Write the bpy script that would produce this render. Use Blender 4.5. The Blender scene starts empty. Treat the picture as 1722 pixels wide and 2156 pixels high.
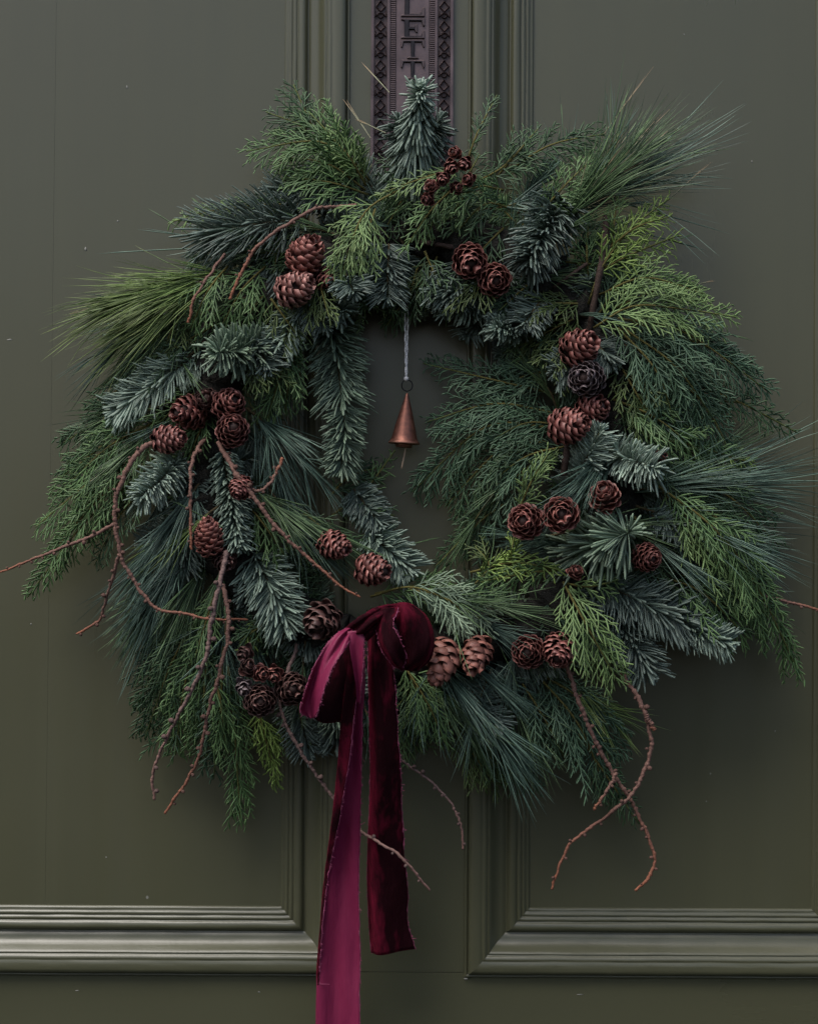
import bpy, bmesh, math, random
import numpy as np
from mathutils import Vector, Matrix, Quaternion

SC = bpy.context.scene
COL = SC.collection
random.seed(11)
rng = np.random.default_rng(7)

# ------------------------------------------------------------------ camera, sky, sun, exposure
S = 0.75 / 1722.0            # metres per layout unit on the door's face
DIST = 1.40
CU, CV = 861.0, 1078.0
cam_d = bpy.data.cameras.new("camera")
cam_d.sensor_fit = 'VERTICAL'
cam_d.sensor_height = 36.0
cam_d.lens = 36.0 * DIST / (2156 * S)
cam_d.clip_start = 0.05
cam_d.clip_end = 100.0
cam = bpy.data.objects.new("camera", cam_d)
COL.objects.link(cam)
cam.location = (0, -DIST, 0)
cam.rotation_euler = (math.radians(90), 0, 0)
SC.camera = cam

SUN_EL, SUN_AZ = 61.0, -40.0     # degrees; azimuth from straight in front of the door, minus = to the left
world = bpy.data.worlds.new("World")
SC.world = world
world.use_nodes = True
nt = world.node_tree
bg = nt.nodes["Background"]
sky = nt.nodes.new("ShaderNodeTexSky")
sky.sky_type = 'NISHITA'
sky.sun_disc = False
sky.sun_elevation = math.radians(SUN_EL)
sky.sun_rotation = math.radians(180.0 - SUN_AZ)
sky.air_density = 1.0
sky.dust_density = 3.6
sky.ozone_density = 1.0
nt.links.new(sky.outputs[0], bg.inputs[0])
bg.inputs[1].default_value = 0.092

sun_d = bpy.data.lights.new("sun", 'SUN')
sun_d.energy = 1.5
sun_d.angle = math.radians(32)
sun_d.color = (1.0, 0.97, 0.945)
sun = bpy.data.objects.new("sun", sun_d)
COL.objects.link(sun)
_el, _az = math.radians(SUN_EL), math.radians(SUN_AZ)
to_sun = Vector((math.sin(_az) * math.cos(_el), -math.cos(_az) * math.cos(_el), math.sin(_el)))
sun.rotation_euler = to_sun.to_track_quat('Z', 'Y').to_euler()

SC.view_settings.view_transform = 'Standard'
SC.view_settings.look = 'None'
SC.view_settings.exposure = 0.74
SC.view_settings.gamma = 1.0


# ------------------------------------------------------------------ helpers
def P(u, v, d=0.0):
    """point d millimetres in front of the door, given where it is seen on the door's face"""
    k = (DIST - d * 0.001) / DIST
    return Vector(((u - CU) * S * k, -d * 0.001, (CV - v) * S * k))


def Pn(pts):
    return np.array([P(*p) for p in pts])


def W2(u, v, d=0.0):
    """point on the door by its own plan (no viewing allowance)"""
    return ((u - CU) * S, -d * 0.001, (CV - v) * S)


def link(name, mesh, parent=None, mat=None):
    o = bpy.data.objects.new(name, mesh)
    COL.objects.link(o)
    if parent is not None:
        o.parent = parent
    if mat is not None and mesh is not None and not mesh.materials:
        for m in (mat if isinstance(mat, (list, tuple)) else [mat]):
            mesh.materials.append(m)
    return o


def tag(o, label=None, cat=None, group=None, kind=None):
    if label: o['label'] = label
    if cat: o['category'] = cat
    if group: o['group'] = group
    if kind: o['kind'] = kind
    return o


def empty(name, loc=(0, 0, 0)):
    o = bpy.data.objects.new(name, None)
    o.empty_display_size = 0.02
    o.location = loc
    COL.objects.link(o)
    return o


def bm_mesh(name, bm, smooth=False):
    me = bpy.data.meshes.new(name)
    bm.normal_update()
    bm.to_mesh(me)
    bm.free()
    if smooth:
        me.polygons.foreach_set("use_smooth", np.ones(len(me.polygons), dtype=bool))
    return me


def quad_mesh(name, verts, quads, smooth=True, attrs=None, matidx=None):
    me = bpy.data.meshes.new(name)
    nv, nq = len(verts), len(quads)
    me.vertices.add(nv)
    me.vertices.foreach_set("co", np.ascontiguousarray(verts, dtype=np.float32).ravel())
    me.loops.add(nq * 4)
    me.loops.foreach_set("vertex_index", np.ascontiguousarray(quads, dtype=np.int32).ravel())
    me.polygons.add(nq)
    me.polygons.foreach_set("loop_start", np.arange(0, nq * 4, 4, dtype=np.int32))
    if smooth:
        me.polygons.foreach_set("use_smooth", np.ones(nq, dtype=bool))
    if matidx is not None:
        me.polygons.foreach_set("material_index", np.ascontiguousarray(matidx, dtype=np.int32))
    for k, a in (attrs or {}).items():
        at = me.attributes.new(k, 'FLOAT', 'POINT')
        at.data.foreach_set("value", np.ascontiguousarray(a, dtype=np.float32))
    me.update(calc_edges=True)
    return me


def spline(pts, m=40):
    """Catmull-Rom through the points, m samples evenly spaced by length"""
    p = np.asarray(pts, dtype=float)
    if len(p) == 2:
        t = np.linspace(0, 1, m)[:, None]
        return p[0] * (1 - t) + p[1] * t
    q = np.vstack([2 * p[0] - p[1], p, 2 * p[-1] - p[-2]])
    out = []
    for i in range(1, len(q) - 2):
        t = np.linspace(0, 1, 16, endpoint=False)[:, None]
        a, b, c, d = q[i - 1], q[i], q[i + 1], q[i + 2]
        out.append(0.5 * ((2 * b) + (c - a) * t + (2 * a - 5 * b + 4 * c - d) * t ** 2 + (3 * b - a - 3 * c + d) * t ** 3))
    out.append(p[-1:])
    o = np.vstack(out)
    cl = np.r_[0, np.cumsum(np.linalg.norm(np.diff(o, axis=0), axis=1))]
    s = np.linspace(0, cl[-1], m)
    return np.stack([np.interp(s, cl, o[:, k]) for k in range(o.shape[1])], 1)


def nrm(a):
    return a / np.maximum(np.linalg.norm(a, axis=-1, keepdims=True), 1e-9)


def tangents(path):
    return nrm(np.gradient(path, axis=0))


def tube(name, path, radii, n=7, attrs=True, wob=0.0):
    path = np.asarray(path)
    m = len(path)
    T = tangents(path)
    ref = np.array([0.13, -1.0, 0.21])
    U = nrm(np.cross(T, ref))
    V = np.cross(T, U)
    a = np.linspace(0, 2 * math.pi, n, endpoint=False)
    r = np.asarray(radii, dtype=float)[:, None, None]
    if wob:
        r = r * (1 + wob * rng.standard_normal((m, n, 1)))
    v = path[:, None, :] + r * (np.cos(a)[None, :, None] * U[:, None, :] + np.sin(a)[None, :, None] * V[:, None, :])
    # closed ends: repeat the end centres as degenerate rings
    v = np.concatenate([np.repeat(path[:1, None, :], n, 1), v, np.repeat(path[-1:, None, :], n, 1)], 0)
    v[0] += (v[1] - v[0]) * 0.02
    v[-1] += (v[-2] - v[-1]) * 0.02
    m2 = m + 2
    i = np.arange(m2 - 1)[:, None] * n
    j = np.arange(n)[None, :]
    j2 = (j + 1) % n
    q = np.stack([i + j, i + j2, i + n + j2, i + n + j], -1).reshape(-1, 4)
    at = {'along': np.repeat(np.r_[0, np.linspace(0, 1, m), 1], n)} if attrs else None
    return quad_mesh(name, v.reshape(-1, 3), q, True, at)


def blades(B, D, L, W, side, bend, prof, ncs=4, thick=0.45, tone=None):
    """many needles at once; every one is a closed tapered solid"""
    N = len(B)
    D = nrm(D)
    side = nrm(side - D * np.sum(side * D, 1, keepdims=True))
    nn = np.cross(D, side)
    flip = np.where(nn[:, 1:2] > 0, -1.0, 1.0)       # broad upper face looks outwards from the door
    nn = nn * flip
    L = np.broadcast_to(np.asarray(L, float), (N,))[:, None]
    W = np.broadcast_to(np.asarray(W, float), (N,))[:, None]
    t = np.array([p[0] for p in prof])
    w = np.array([p[1] for p in prof])
    K = len(t)
    c = B[:, None, :] + D[:, None, :] * (L * t)[:, :, None] + bend[:, None, :] * (L * t ** 2)[:, :, None]
    if ncs == 4:
        offs = [(1, 0, .5), (0, 1, 0.), (-1, 0, .5), (0, -1, 1.)]
    else:
        offs = [(1, -.5, .6), (0, 1, 0.), (-1, -.5, .6)]
    rw = (0.5 * W * w)[:, :, None]
    rings = [c + side[:, None, :] * rw * a + nn[:, None, :] * rw * b * thick for a, b, _ in offs]
    v = np.stack(rings, 2)                             # N,K,ncs,3
    n0 = np.arange(N)[:, None, None] * (K * ncs)
    k0 = np.arange(K - 1)[None, :, None] * ncs
    j = np.arange(ncs)[None, None, :]
    j2 = (j + 1) % ncs
    a = n0 + k0
    q = np.stack([a + j, a + j2, a + ncs + j2, a + ncs + j], -1).reshape(-1, 4)
    if tone is None:
        tone = rng.random(N)
    at = {'tone': np.broadcast_to(np.asarray(tone)[:, None, None], (N, K, ncs)).ravel(),
          'along': np.broadcast_to(t[None, :, None], (N, K, ncs)).ravel(),
          'under': np.broadcast_to(np.array([o[2] for o in offs])[None, None, :], (N, K, ncs)).ravel()}
    return v.reshape(-1, 3), q, at


def join_blades(parts):
    off, vs, qs, ats = 0, [], [], {}
    for v, q, at in parts:
        vs.append(v); qs.append(q + off); off += len(v)
        for k, a in at.items():
            ats.setdefault(k, []).append(a)
    return np.vstack(vs), np.vstack(qs), {k: np.concatenate(a) for k, a in ats.items()}


# ------------------------------------------------------------------ materials
def new_mat(name):
    m = bpy.data.materials.new(name)
    m.use_nodes = True
    t = m.node_tree
    return m, t, t.nodes["Principled BSDF"]


def nd(t, kind, **kw):
    n = t.nodes.new(kind)
    for k, v in kw.items():
        setattr(n, k, v)
    return n


def mixc(t, fac, a, b, mode='MIX'):
    n = t.nodes.new("ShaderNodeMix")
    n.data_type = 'RGBA'
    n.blend_type = mode
    for sock, val in ((n.inputs[0], fac), (n.inputs[6], a), (n.inputs[7], b)):
        if isinstance(val, (int, float)):
            sock.default_value = val
        elif isinstance(val, tuple):
            sock.default_value = (*val, 1.0)
        else:
            t.links.new(val, sock)
    return n.outputs[2]


def mth(t, op, a, b=0.0, clamp=False):
    n = t.nodes.new("ShaderNodeMath")
    n.operation = op
    n.use_clamp = clamp
    for sock, val in ((n.inputs[0], a), (n.inputs[1], b)):
        if isinstance(val, (int, float)):
            sock.default_value = val
        else:
            t.links.new(val, sock)
    return n.outputs[0]


def attr(t, name):
    n = t.nodes.new("ShaderNodeAttribute")
    n.attribute_name = name
    return n.outputs['Fac']


def noise(t, scale, detail=3.0, vec=None, rough=0.55):
    n = t.nodes.new("ShaderNodeTexNoise")
    n.inputs['Scale'].default_value = scale
    n.inputs['Detail'].default_value = detail
    n.inputs['Roughness'].default_value = rough
    if vec is not None:
        t.links.new(vec, n.inputs['Vector'])
    return n.outputs['Fac']


def objvec(t, scale=(1, 1, 1)):
    tc = t.nodes.new("ShaderNodeTexCoord")
    mp = t.nodes.new("ShaderNodeMapping")
    mp.inputs['Scale'].default_value = scale
    t.links.new(tc.outputs['Object'], mp.inputs['Vector'])
    return mp.outputs['Vector']


def ramp(t, fac, stops):
    n = t.nodes.new("ShaderNodeValToRGB")
    els = n.color_ramp.elements
    while len(els) < len(stops):
        els.new(0.5)
    for e, (p, c) in zip(els, stops):
        e.position = p
        e.color = (*c, 1.0) if isinstance(c, tuple) else (c, c, c, 1.0)
    t.links.new(fac, n.inputs[0])
    return n.outputs[0]


def bump(t, h, strength, dist):
    n = t.nodes.new("ShaderNodeBump")
    n.inputs['Strength'].default_value = strength
    n.inputs['Distance'].default_value = dist
    t.links.new(h, n.inputs['Height'])
    return n.outputs[0]


def paint_mat(name, stretch, rough0=0.31, relief=0.16):
    m, t, b = new_mat(name)
    grain = noise(t, 60, 5, objvec(t, stretch))
    drift = noise(t, 5, 3, objvec(t))
    c = mixc(t, drift, (0.072, 0.073, 0.040), (0.086, 0.087, 0.049))
    c = mixc(t, mth(t, 'MULTIPLY', grain, 0.34), c, (0.058, 0.060, 0.040))
    # small pale chips and flecks of dust in the paint
    vn = nd(t, "ShaderNodeTexVoronoi")
    vn.inputs['Scale'].default_value = 19
    t.links.new(objvec(t, (1, 0.02, 0.8)), vn.inputs['Vector'])
    spot = mth(t, 'LESS_THAN', vn.outputs['Distance'], 0.024)
    pick = mth(t, 'GREATER_THAN', noise(t, 9, 1, objvec(t, (2, 2, 2))), 0.55)
    c = mixc(t, mth(t, 'MULTIPLY', mth(t, 'MULTIPLY', spot, pick), 0.5), c, (0.33, 0.33, 0.30))
    t.links.new(c, b.inputs['Base Color'])
    r = mth(t, 'ADD', mth(t, 'ADD', mth(t, 'MULTIPLY', noise(t, 24, 5, objvec(t, stretch)), 0.20), mth(t, 'MULTIPLY', noise(t, 6, 5, objvec(t)), 0.14)), rough0 - 0.17)
    t.links.new(r, b.inputs['Roughness'])
    h = mth(t, 'ADD', mth(t, 'ADD', grain, mth(t, 'MULTIPLY', noise(t, 7, 2, objvec(t, (1, 1, .4))), 5.0)), mth(t, 'MULTIPLY', noise(t, 230, 2, objvec(t)), 0.15))
    t.links.new(bump(t, h, relief, 0.0007), b.inputs['Normal'])
    b.inputs['Specular IOR Level'].default_value = 0.62
    return m


M_PAINT = paint_mat("paint_vertical", (1, 1, 0.03))
M_PAINT_H = paint_mat("paint_horizontal", (0.03, 1, 1), 0.37, 0.8)
M_RAIL = paint_mat("paint_rail", (0.05, 1, 1))


def leaf_mat(name, dark, light, under=None, tip=None, rough=0.5, tipfrom=0.55):
    tipk = 0.9 if name.startswith('fir') else 1.5
    light = tuple(x * 1.55 for x in light)
    tip = tuple(x * 1.4 for x in tip) if tip else None
    under = tuple(x * 1.25 for x in under) if under else None
    m, t, b = new_mat(name)
    c = mixc(t, attr(t, 'tone'), dark, light)
    if under:
        f = mth(t, 'MULTIPLY', mth(t, 'POWER', attr(t, 'under'), 1.4), 0.9, True)
        c = mixc(t, f, c, under)
    if tip:
        f = mth(t, 'MULTIPLY', mth(t, 'SUBTRACT', attr(t, 'along'), tipfrom, True), tipk, True)
        c = mixc(t, f, c, tip)
    v = mth(t, 'ADD', mth(t, 'MULTIPLY', noise(t, 55, 2, objvec(t)), 0.9), 0.55)
    n = nd(t, "ShaderNodeHueSaturation")
    t.links.new(c, n.inputs['Color'])
    t.links.new(v, n.inputs['Value'])
    t.links.new(n.outputs[0], b.inputs['Base Color'])
    b.inputs['Roughness'].default_value = rough
    b.inputs['Specular IOR Level'].default_value = 0.4
    return m


FOL = {
    'fir_blue': leaf_mat('fir_blue', (.055, .086, .064), (.120, .166, .128), (.24, .315, .255), (.22, .28, .225), .45),
    'fir_dark': leaf_mat('fir_dark', (.030, .048, .037), (.074, .104, .084), (.15, .195, .17), (.13, .165, .14), .45),
    'fir_green': leaf_mat('fir_green', (.045, .075, .050), (.095, .14, .095), (.17, .23, .18), (.19, .25, .165), .45),
    'fir_pale': leaf_mat('fir_pale', (.12, .165, .13), (.19, .25, .20), (.29, .36, .31), (.28, .34, .27), .5),
    'pine_bright': leaf_mat('pine_bright', (.044, .084, .018), (.135, .200, .058), None, (.18, .21, .085), .4, .6),
    'pine_blue': leaf_mat('pine_blue', (.022, .048, .036), (.105, .165, .125), None, None, .4),
    'pine_green': leaf_mat('pine_green', (.024, .052, .024), (.10, .16, .07), None, None, .4),
    'pine_pale': leaf_mat('pine_pale', (.09, .105, .06), (.20, .20, .13), None, (.30, .18, .10), .4, .5),
    'cedar_dark': leaf_mat('cedar_dark', (.018, .042, .020), (.040, .078, .034), None, (.06, .10, .04)),
    'cedar_mid': leaf_mat('cedar_mid', (.036, .078, .028), (.080, .142, .052), None, (.125, .185, .07)),
    'cedar_bright': leaf_mat('cedar_bright', (.066, .118, .036), (.130, .200, .074), None, (.19, .26, .095)),
    'cedar_yellow': leaf_mat('cedar_yellow', (.092, .150, .030), (.155, .225, .056), None, (.21, .29, .075)),
    'cedar_blue': leaf_mat('cedar_blue', (.018, .048, .026), (.058, .104, .058), None, (.09, .14, .085)),
    'cedar_pale': leaf_mat('cedar_pale', (.085, .130, .082), (.150, .205, .135), None, (.2, .26, .17)),
    'cedar_olive': leaf_mat('cedar_olive', (.028, .050, .014), (.060, .090, .026), None, (.09, .12, .035)),
}


def bark_mat(name, a, b2, tip, scale=400):
    m, t, b = new_mat(name)
    n = noise(t, scale, 4, objvec(t))
    c = mixc(t, n, a, b2)
    f = mth(t, 'MULTIPLY', mth(t, 'SUBTRACT', attr(t, 'along'), 0.55, True), 1.9, True)
    c = mixc(t, f, c, tip)
    t.links.new(c, b.inputs['Base Color'])
    b.inputs['Roughness'].default_value = 0.8
    b.inputs['Specular IOR Level'].default_value = 0.25
    t.links.new(bump(t, n, 0.9, 0.0012), b.inputs['Normal'])
    return m


M_TWIG = bark_mat("larch_bark", (.11, .055, .042), (.26, .15, .12), (.30, .11, .06))
M_TWIG_GREY = bark_mat("grey_bark", (.10, .060, .053), (.27, .18, .16), (.28, .15, .12))
M_VINE = bark_mat("vine_bark", (.030, .020, .016), (.085, .055, .045), (.06, .04, .03), 250)
M_STEM = bark_mat("sprig_bark", (.05, .040, .022), (.10, .075, .035), (.08, .085, .03))
M_STEM_G = bark_mat("green_stem", (.085, .075, .022), (.14, .125, .035), (.11, .15, .045))


def scale_mat(name, dark, body, rim):
    m, t, b = new_mat(name)
    oi = nd(t, "ShaderNodeObjectInfo")
    c = mixc(t, mth(t, 'POWER', attr(t, 'along'), 1.9), dark, body)  # scale bases darkened in the colour, for shade in the crevices
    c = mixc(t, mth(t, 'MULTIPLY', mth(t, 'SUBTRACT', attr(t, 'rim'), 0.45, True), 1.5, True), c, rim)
    h = nd(t, "ShaderNodeHueSaturation")
    t.links.new(c, h.inputs['Color'])
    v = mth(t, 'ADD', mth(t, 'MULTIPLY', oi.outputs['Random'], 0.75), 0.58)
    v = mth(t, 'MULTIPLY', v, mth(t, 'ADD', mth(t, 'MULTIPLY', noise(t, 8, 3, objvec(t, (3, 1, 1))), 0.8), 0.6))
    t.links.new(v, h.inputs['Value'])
    t.links.new(h.outputs[0], b.inputs['Base Color'])
    b.inputs['Roughness'].default_value = 0.5
    b.inputs['Specular IOR Level'].default_value = 0.4
    return m


CONE_M = {
    'brown': scale_mat('cone_brown', (.026, .010, .009), (.165, .046, .038), (.34, .15, .125)),
    'red': scale_mat('cone_red', (.034, .011, .010), (.24, .070, .056), (.42, .19, .155)),
    'pink': scale_mat('cone_pink', (.05, .018, .016), (.31, .12, .10), (.46, .24, .20)),
    'tan': scale_mat('cone_tan', (.04, .014, .011), (.34, .140, .105), (.26, .10, .075)),
    'grey': scale_mat('cone_grey', (.045, .032, .034), (.130, .095, .100), (.26, .21, .21)),
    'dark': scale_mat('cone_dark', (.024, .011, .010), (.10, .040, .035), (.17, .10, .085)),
}
m, t, b = new_mat("cone_core"); b.inputs['Base Color'].default_value = (.03, .014, .011, 1); b.inputs['Roughness'].default_value = .8
M_CORE = m


def metal_mat(name, c1, c2, worn, rough, metallic=0.85, scale=120):
    m, t, b = new_mat(name)
    n = noise(t, scale, 5, objvec(t))
    c = mixc(t, n, c1, c2)
    geo = nd(t, "ShaderNodeNewGeometry")
    w = ramp(t, geo.outputs['Pointiness'], [(0.51, 0.0), (0.60, 1.0)])
    c = mixc(t, mth(t, 'MULTIPLY', w, noise(t, 40, 3, objvec(t))), c, worn)
    t.links.new(c, b.inputs['Base Color'])
    b.inputs['Metallic'].default_value = metallic
    t.links.new(mth(t, 'ADD', mth(t, 'MULTIPLY', n, 0.3), rough - 0.15), b.inputs['Roughness'])
    t.links.new(bump(t, noise(t, scale * 5, 3, objvec(t)), 0.25, 0.0004), b.inputs['Normal'])
    return m


M_BRONZE = metal_mat("dark_bronze", (.010, .0085, .0095), (.036, .030, .033), (.24, .17, .165), 0.34, 0.6)
M_BRONZE_SHADE = metal_mat("shaded_bronze", (.006, .005, .006), (.022, .017, .021), (.10, .07, .07), 0.5, 0.4, 260)  # darker bronze for the plate's floor, recess shade put into the colour
M_COPPER = metal_mat("aged_copper", (.035, .020, .018), (.40, .165, .115), (.5, .26, .19), 0.46, 0.8, 280)
m, t, b = new_mat("black_wire"); b.inputs['Base Color'].default_value = (.02, .02, .022, 1); b.inputs['Metallic'].default_value = .8; b.inputs['Roughness'].default_value = .45
M_WIRE = m
m, t, b = new_mat("silver_cord")
c = mixc(t, ramp(t, noise(t, 900, 2, objvec(t)), [(.4, 0.0), (.62, 1.0)]), (.55, .54, .54), (.95, .93, .92))
t.links.new(c, b.inputs['Base Color']); b.inputs['Metallic'].default_value = .15; b.inputs['Roughness'].default_value = .35
M_CORD = m
m, t, b = new_mat("pale_wood"); b.inputs['Base Color'].default_value = (.30, .22, .15, 1); b.inputs['Roughness'].default_value = .7
M_WOOD = m

# velvet: black-red pile with a bright nap at grazing angles
m, t, b = new_mat("wine_velvet")
crush = noise(t, 42, 4, objvec(t, (1, 1, .35)), .65)
c = mixc(t, ramp(t, crush, [(.52, 0.0), (.74, 1.0)]), (.013, .0010, .0030), (.13, .006, .022))  # crushed patches lightened in the colour to stand for nap sheen
t.links.new(c, b.inputs['Base Color'])
b.inputs['Roughness'].default_value = .85
b.inputs['Specular IOR Level'].default_value = .08
b.inputs['Sheen Weight'].default_value = .22
b.inputs['Sheen Roughness'].default_value = .22
b.inputs['Sheen Tint'].default_value = (.95, .05, .16, 1)
t.links.new(bump(t, mth(t, 'ADD', crush, mth(t, 'MULTIPLY', noise(t, 1500, 2, objvec(t)), .15)), .9, .006), b.inputs['Normal'])
M_VELVET = m
m, t, b = new_mat("plum_satin")
g = noise(t, 700, 3, objvec(t, (1, 1, .03)))
c = mixc(t, g, (.170, .011, .047), (.225, .017, .064))
c = mixc(t, mth(t, 'MULTIPLY', noise(t, 9, 3, objvec(t)), .5), c, (.145, .010, .043))
t.links.new(c, b.inputs['Base Color'])
b.inputs['Roughness'].default_value = .55
b.inputs['Specular IOR Level'].default_value = .35
t.links.new(bump(t, mth(t, 'ADD', mth(t, 'MULTIPLY', g, .12), noise(t, 34, 4, objvec(t, (1, 1, .30)), .6)), .75, .004), b.inputs['Normal'])
M_SATIN = m
m, t, b = new_mat("fray_thread"); b.inputs['Base Color'].default_value = (.30, .06, .13, 1); b.inputs['Roughness'].default_value = .8
M_FRAY = m

# ------------------------------------------------------------------ the door
door = empty("panelled_door")
door.rotation_euler = (0, math.radians(0.28), 0)
tag(door, "olive green painted wooden door with raised panel mouldings behind the wreath", "door")


def box_mesh(name, u0, u1, v0, v1, d0, d1, lean=0.0, bevel=0.0004, leanside=None):
    """box between plan coordinates; d0 front, d1 back"""
    bm = bmesh.new()
    vs = []
    for d in (d0, d1):
        for (u, v) in ((u0, v0), (u1, v0), (u1, v1), (u0, v1)):
            uu = u
            if leanside is not None and u == leanside:
                uu = u + lean * (1 if v == v0 else -1)
            vs.append(bm.verts.new(W2(uu, v, d)))
    f = [(0, 1, 2, 3), (7, 6, 5, 4), (0, 4, 5, 1), (1, 5, 6, 2), (2, 6, 7, 3), (3, 7, 4, 0)]
    for q in f:
        bm.faces.new([vs[i] for i in q])
    bmesh.ops.recalc_face_normals(bm, faces=bm.faces)
    if bevel:
        bmesh.ops.bevel(bm, geom=bm.edges[:], offset=bevel, segments=2, affect='EDGES')
    return bm_mesh(name, bm)


PD = -13.0     # panels lie 13 mm behind the stile
UL, UR, URR, VB = 594.5, 1119.5, 1719.5, 1918
TOPV, BOTV, LEFTU, RIGHTU = -420, 2620, -420, 2160
link("panel_board", box_mesh("panel_board", LEFTU, 101.5, TOPV, VB + 6, PD, PD - 9, 9, .00004, 101.5), door, M_PAINT)
link("panel_board", box_mesh("panel_board", 101.75, UL + 6, TOPV, VB + 6, PD + .03, PD - 9, 9, .00004, 101.75), door, M_PAINT)
link("panel_board", box_mesh("panel_board", UR - 6, URR + 6, TOPV, VB + 6, PD, PD - 9), door, M_PAINT)
link("centre_stile", box_mesh("centre_stile", UL + 138, UR - 138, TOPV, 2046.6, 0, -20, bevel=.0003), door, M_PAINT)
link("bottom_rail", box_mesh("bottom_rail", LEFTU, RIGHTU, 2047.4, BOTV, 0.15, -20, bevel=.0003), door, M_RAIL)
link("side_stile", box_mesh("side_stile", URR + 138, RIGHTU, TOPV, 2046.6, 0, -20), door, M_PAINT)
link("backing", box_mesh("backing", LEFTU, RIGHTU, TOPV, BOTV, -22.5, -40), door, M_PAINT)  # slab added behind the panels so no light leaks through

# bolection moulding section: (distance from the panel edge in layout units, height in mm above the panel)
PROF = [(-2, -1.0), (0, 1.8), (4, 2.6), (7, 2.0), (9, 3.6), (12, 4.4), (15, 4.0), (16.5, 3.4), (18, 5.6), (22, 6.2), (25, 5.6),
        (26.5, 5.0), (28, 7.0), (32, 8.2), (38, 8.6), (43, 8.0), (46, 5.6), (48, 3.4), (51, 3.6), (54, 5.4), (60, 5.8), (66, 6.6),
        (72, 8.6), (77, 11.6), (82, 15.0), (86, 17.2), (88, 17.6), (89, 16.8), (91, 18.8), (95, 20.2), (99, 20.4), (101, 19.9),
        (103, 20.6), (110, 21.2), (120, 21.3), (127, 20.6), (129.5, 18.8), (130, 13.8), (131.5, 13.6), (132, 15.4), (136, 15.6),
        (137.5, 15.2), (138.3, 12.6), (139.5, 12.3), (140, 13.0), (140.2, 9)]


def moulding(edge, corner, out, far, vertical, far_mitre=None):
    """edge: fixed plan coordinate of the panel edge; corner: the mitre's coordinate along the run; out: +1/-1"""
    n = len(PROF)
    sec = []
    K = 60
    rows = []
    for k in range(K + 1):
        f = k / K
        row = []
        for w, h in PROF:
            c0 = corner + (w if corner_out > 0 else -w)
            c1 = far if far_mitre is None else far + far_mitre * w
            c = c0 + (c1 - c0) * f
            jit = 0.14 * math.sin(c * 0.021 + w) + 0.10 * math.sin(c * 0.057 + 2.3 * w) + random.uniform(-.10, .10)
            hh = PD + h + jit
            if vertical:
                row.append(W2(edge + out * w, c, hh))
            else:
                row.append(W2(c, edge + out * w + 0.5 * jit, hh))
        rows.append(row)
    v = np.array(rows).reshape(-1, 3)
    q = []
    for k in range(K):
        for j in range(n - 1):
            a = k * n + j
            q.append((a, a + 1, a + n + 1, a + n))
    q = np.array(q)
    # orientation towards the viewer
    a, b_, c = v[q[0][0]], v[q[0][1]], v[q[0][2]]
    mid = q[len(q) // 2 + 30]
    nn = np.cross(v[mid[1]] - v[mid[0]], v[mid[2]] - v[mid[0]])
    if nn[1] > 0:
        q = q[:, ::-1]
    me = quad_mesh("moulding", v, q, False)
    return me


corner_out = 1
mouldings = []
# left panel: run up its right side and along its foot
mouldings.append(link("moulding", moulding(UL, VB, 1, TOPV, True), door, M_PAINT))
corner_out = 1
mouldings.append(link("moulding", moulding(VB, UL, 1, LEFTU, False), door, M_PAINT_H))
# right panel: left side, foot (mitred at both ends), right side
corner_out = 1
mouldings.append(link("moulding", moulding(UR, VB, -1, TOPV, True), door, M_PAINT))
corner_out = -1
mouldings.append(link("moulding", moulding(VB, UR, 1, URR, False, 1), door, M_PAINT_H))
corner_out = 1
mouldings.append(link("moulding", moulding(URR, VB, 1, TOPV, True), door, M_PAINT))

m, t, b = new_mat("paint_fleck"); b.inputs['Base Color'].default_value = (.21, .21, .185, 1); b.inputs['Roughness'].default_value = .6
for u, v, a, c2, d in ((172, 523, 3, 5.5, PD), (12, 716, 7, 1.6, PD), (240, 463, 2.2, 2.2, PD), (258, 178, 2.0, 4, PD),
                       (222, 1815, 2, 1.6, PD), (168, 2089, 5, 1.4, .15), (1495, 1690, 1.8, 1.4, PD), (1640, 1540, 1.5, 2.4, PD), (1440, 60, 1.8, 1.8, PD), (1585, 330, 1.4, 2.6, PD),
                       (985, 2058, 5, 2, 3), (551, 2090, 3, 1.5, .15), (60, 1320, 1.4, 2.6, PD), (1225, 2092, 8, 1.0, .15)):
    bm = bmesh.new()
    bmesh.ops.create_icosphere(bm, subdivisions=1, radius=1)
    for vv in bm.verts:
        vv.co *= 1 + random.uniform(-.25, .25)
        vv.co = Vector((vv.co.x * a * S, vv.co.y * .00025, vv.co.z * c2 * S)) + Vector(W2(u, v, d))
    link("paint_fleck", bm_mesh("paint_fleck", bm, True), door, m)

# ------------------------------------------------------------------ the cast letter plate above the wreath
plate = empty("letter_plate", W2(864, 140, 0))
plate.rotation_euler = (0, math.radians(0.28), 0)
plate.location.x += 0.0016
tag(plate, "dark bronze cast letter plate with stacked raised letters and patterned borders", "letter plate")
PC = Vector(W2(864, 140, 0))


def plate_box(name, u0, u1, v0, v1, d0, d1, bevel=.0004, mat=M_BRONZE):
    me = box_mesh(name, u0, u1, v0, v1, d0, d1, bevel=bevel)
    me.transform(Matrix.Translation(-PC))
    return link(name, me, plate, mat)


PV0, PV1 = -260, 470
plate_box("back_plate", 778, 950, PV0, PV1, 2.2, .2, .0006, M_BRONZE_SHADE)
for a, b_ in ((777.5, 784), (812, 817.5), (911.5, 917), (944, 950.5)):
    plate_box("border_ridge", a, b_, PV0 + 3, PV1 - 3, 4.6, 2.0, .0007)
plate_box("letter_panel", 830.5, 899, PV0 + 6, PV1 - 6, 3.0, 2.0, .0004)
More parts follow.
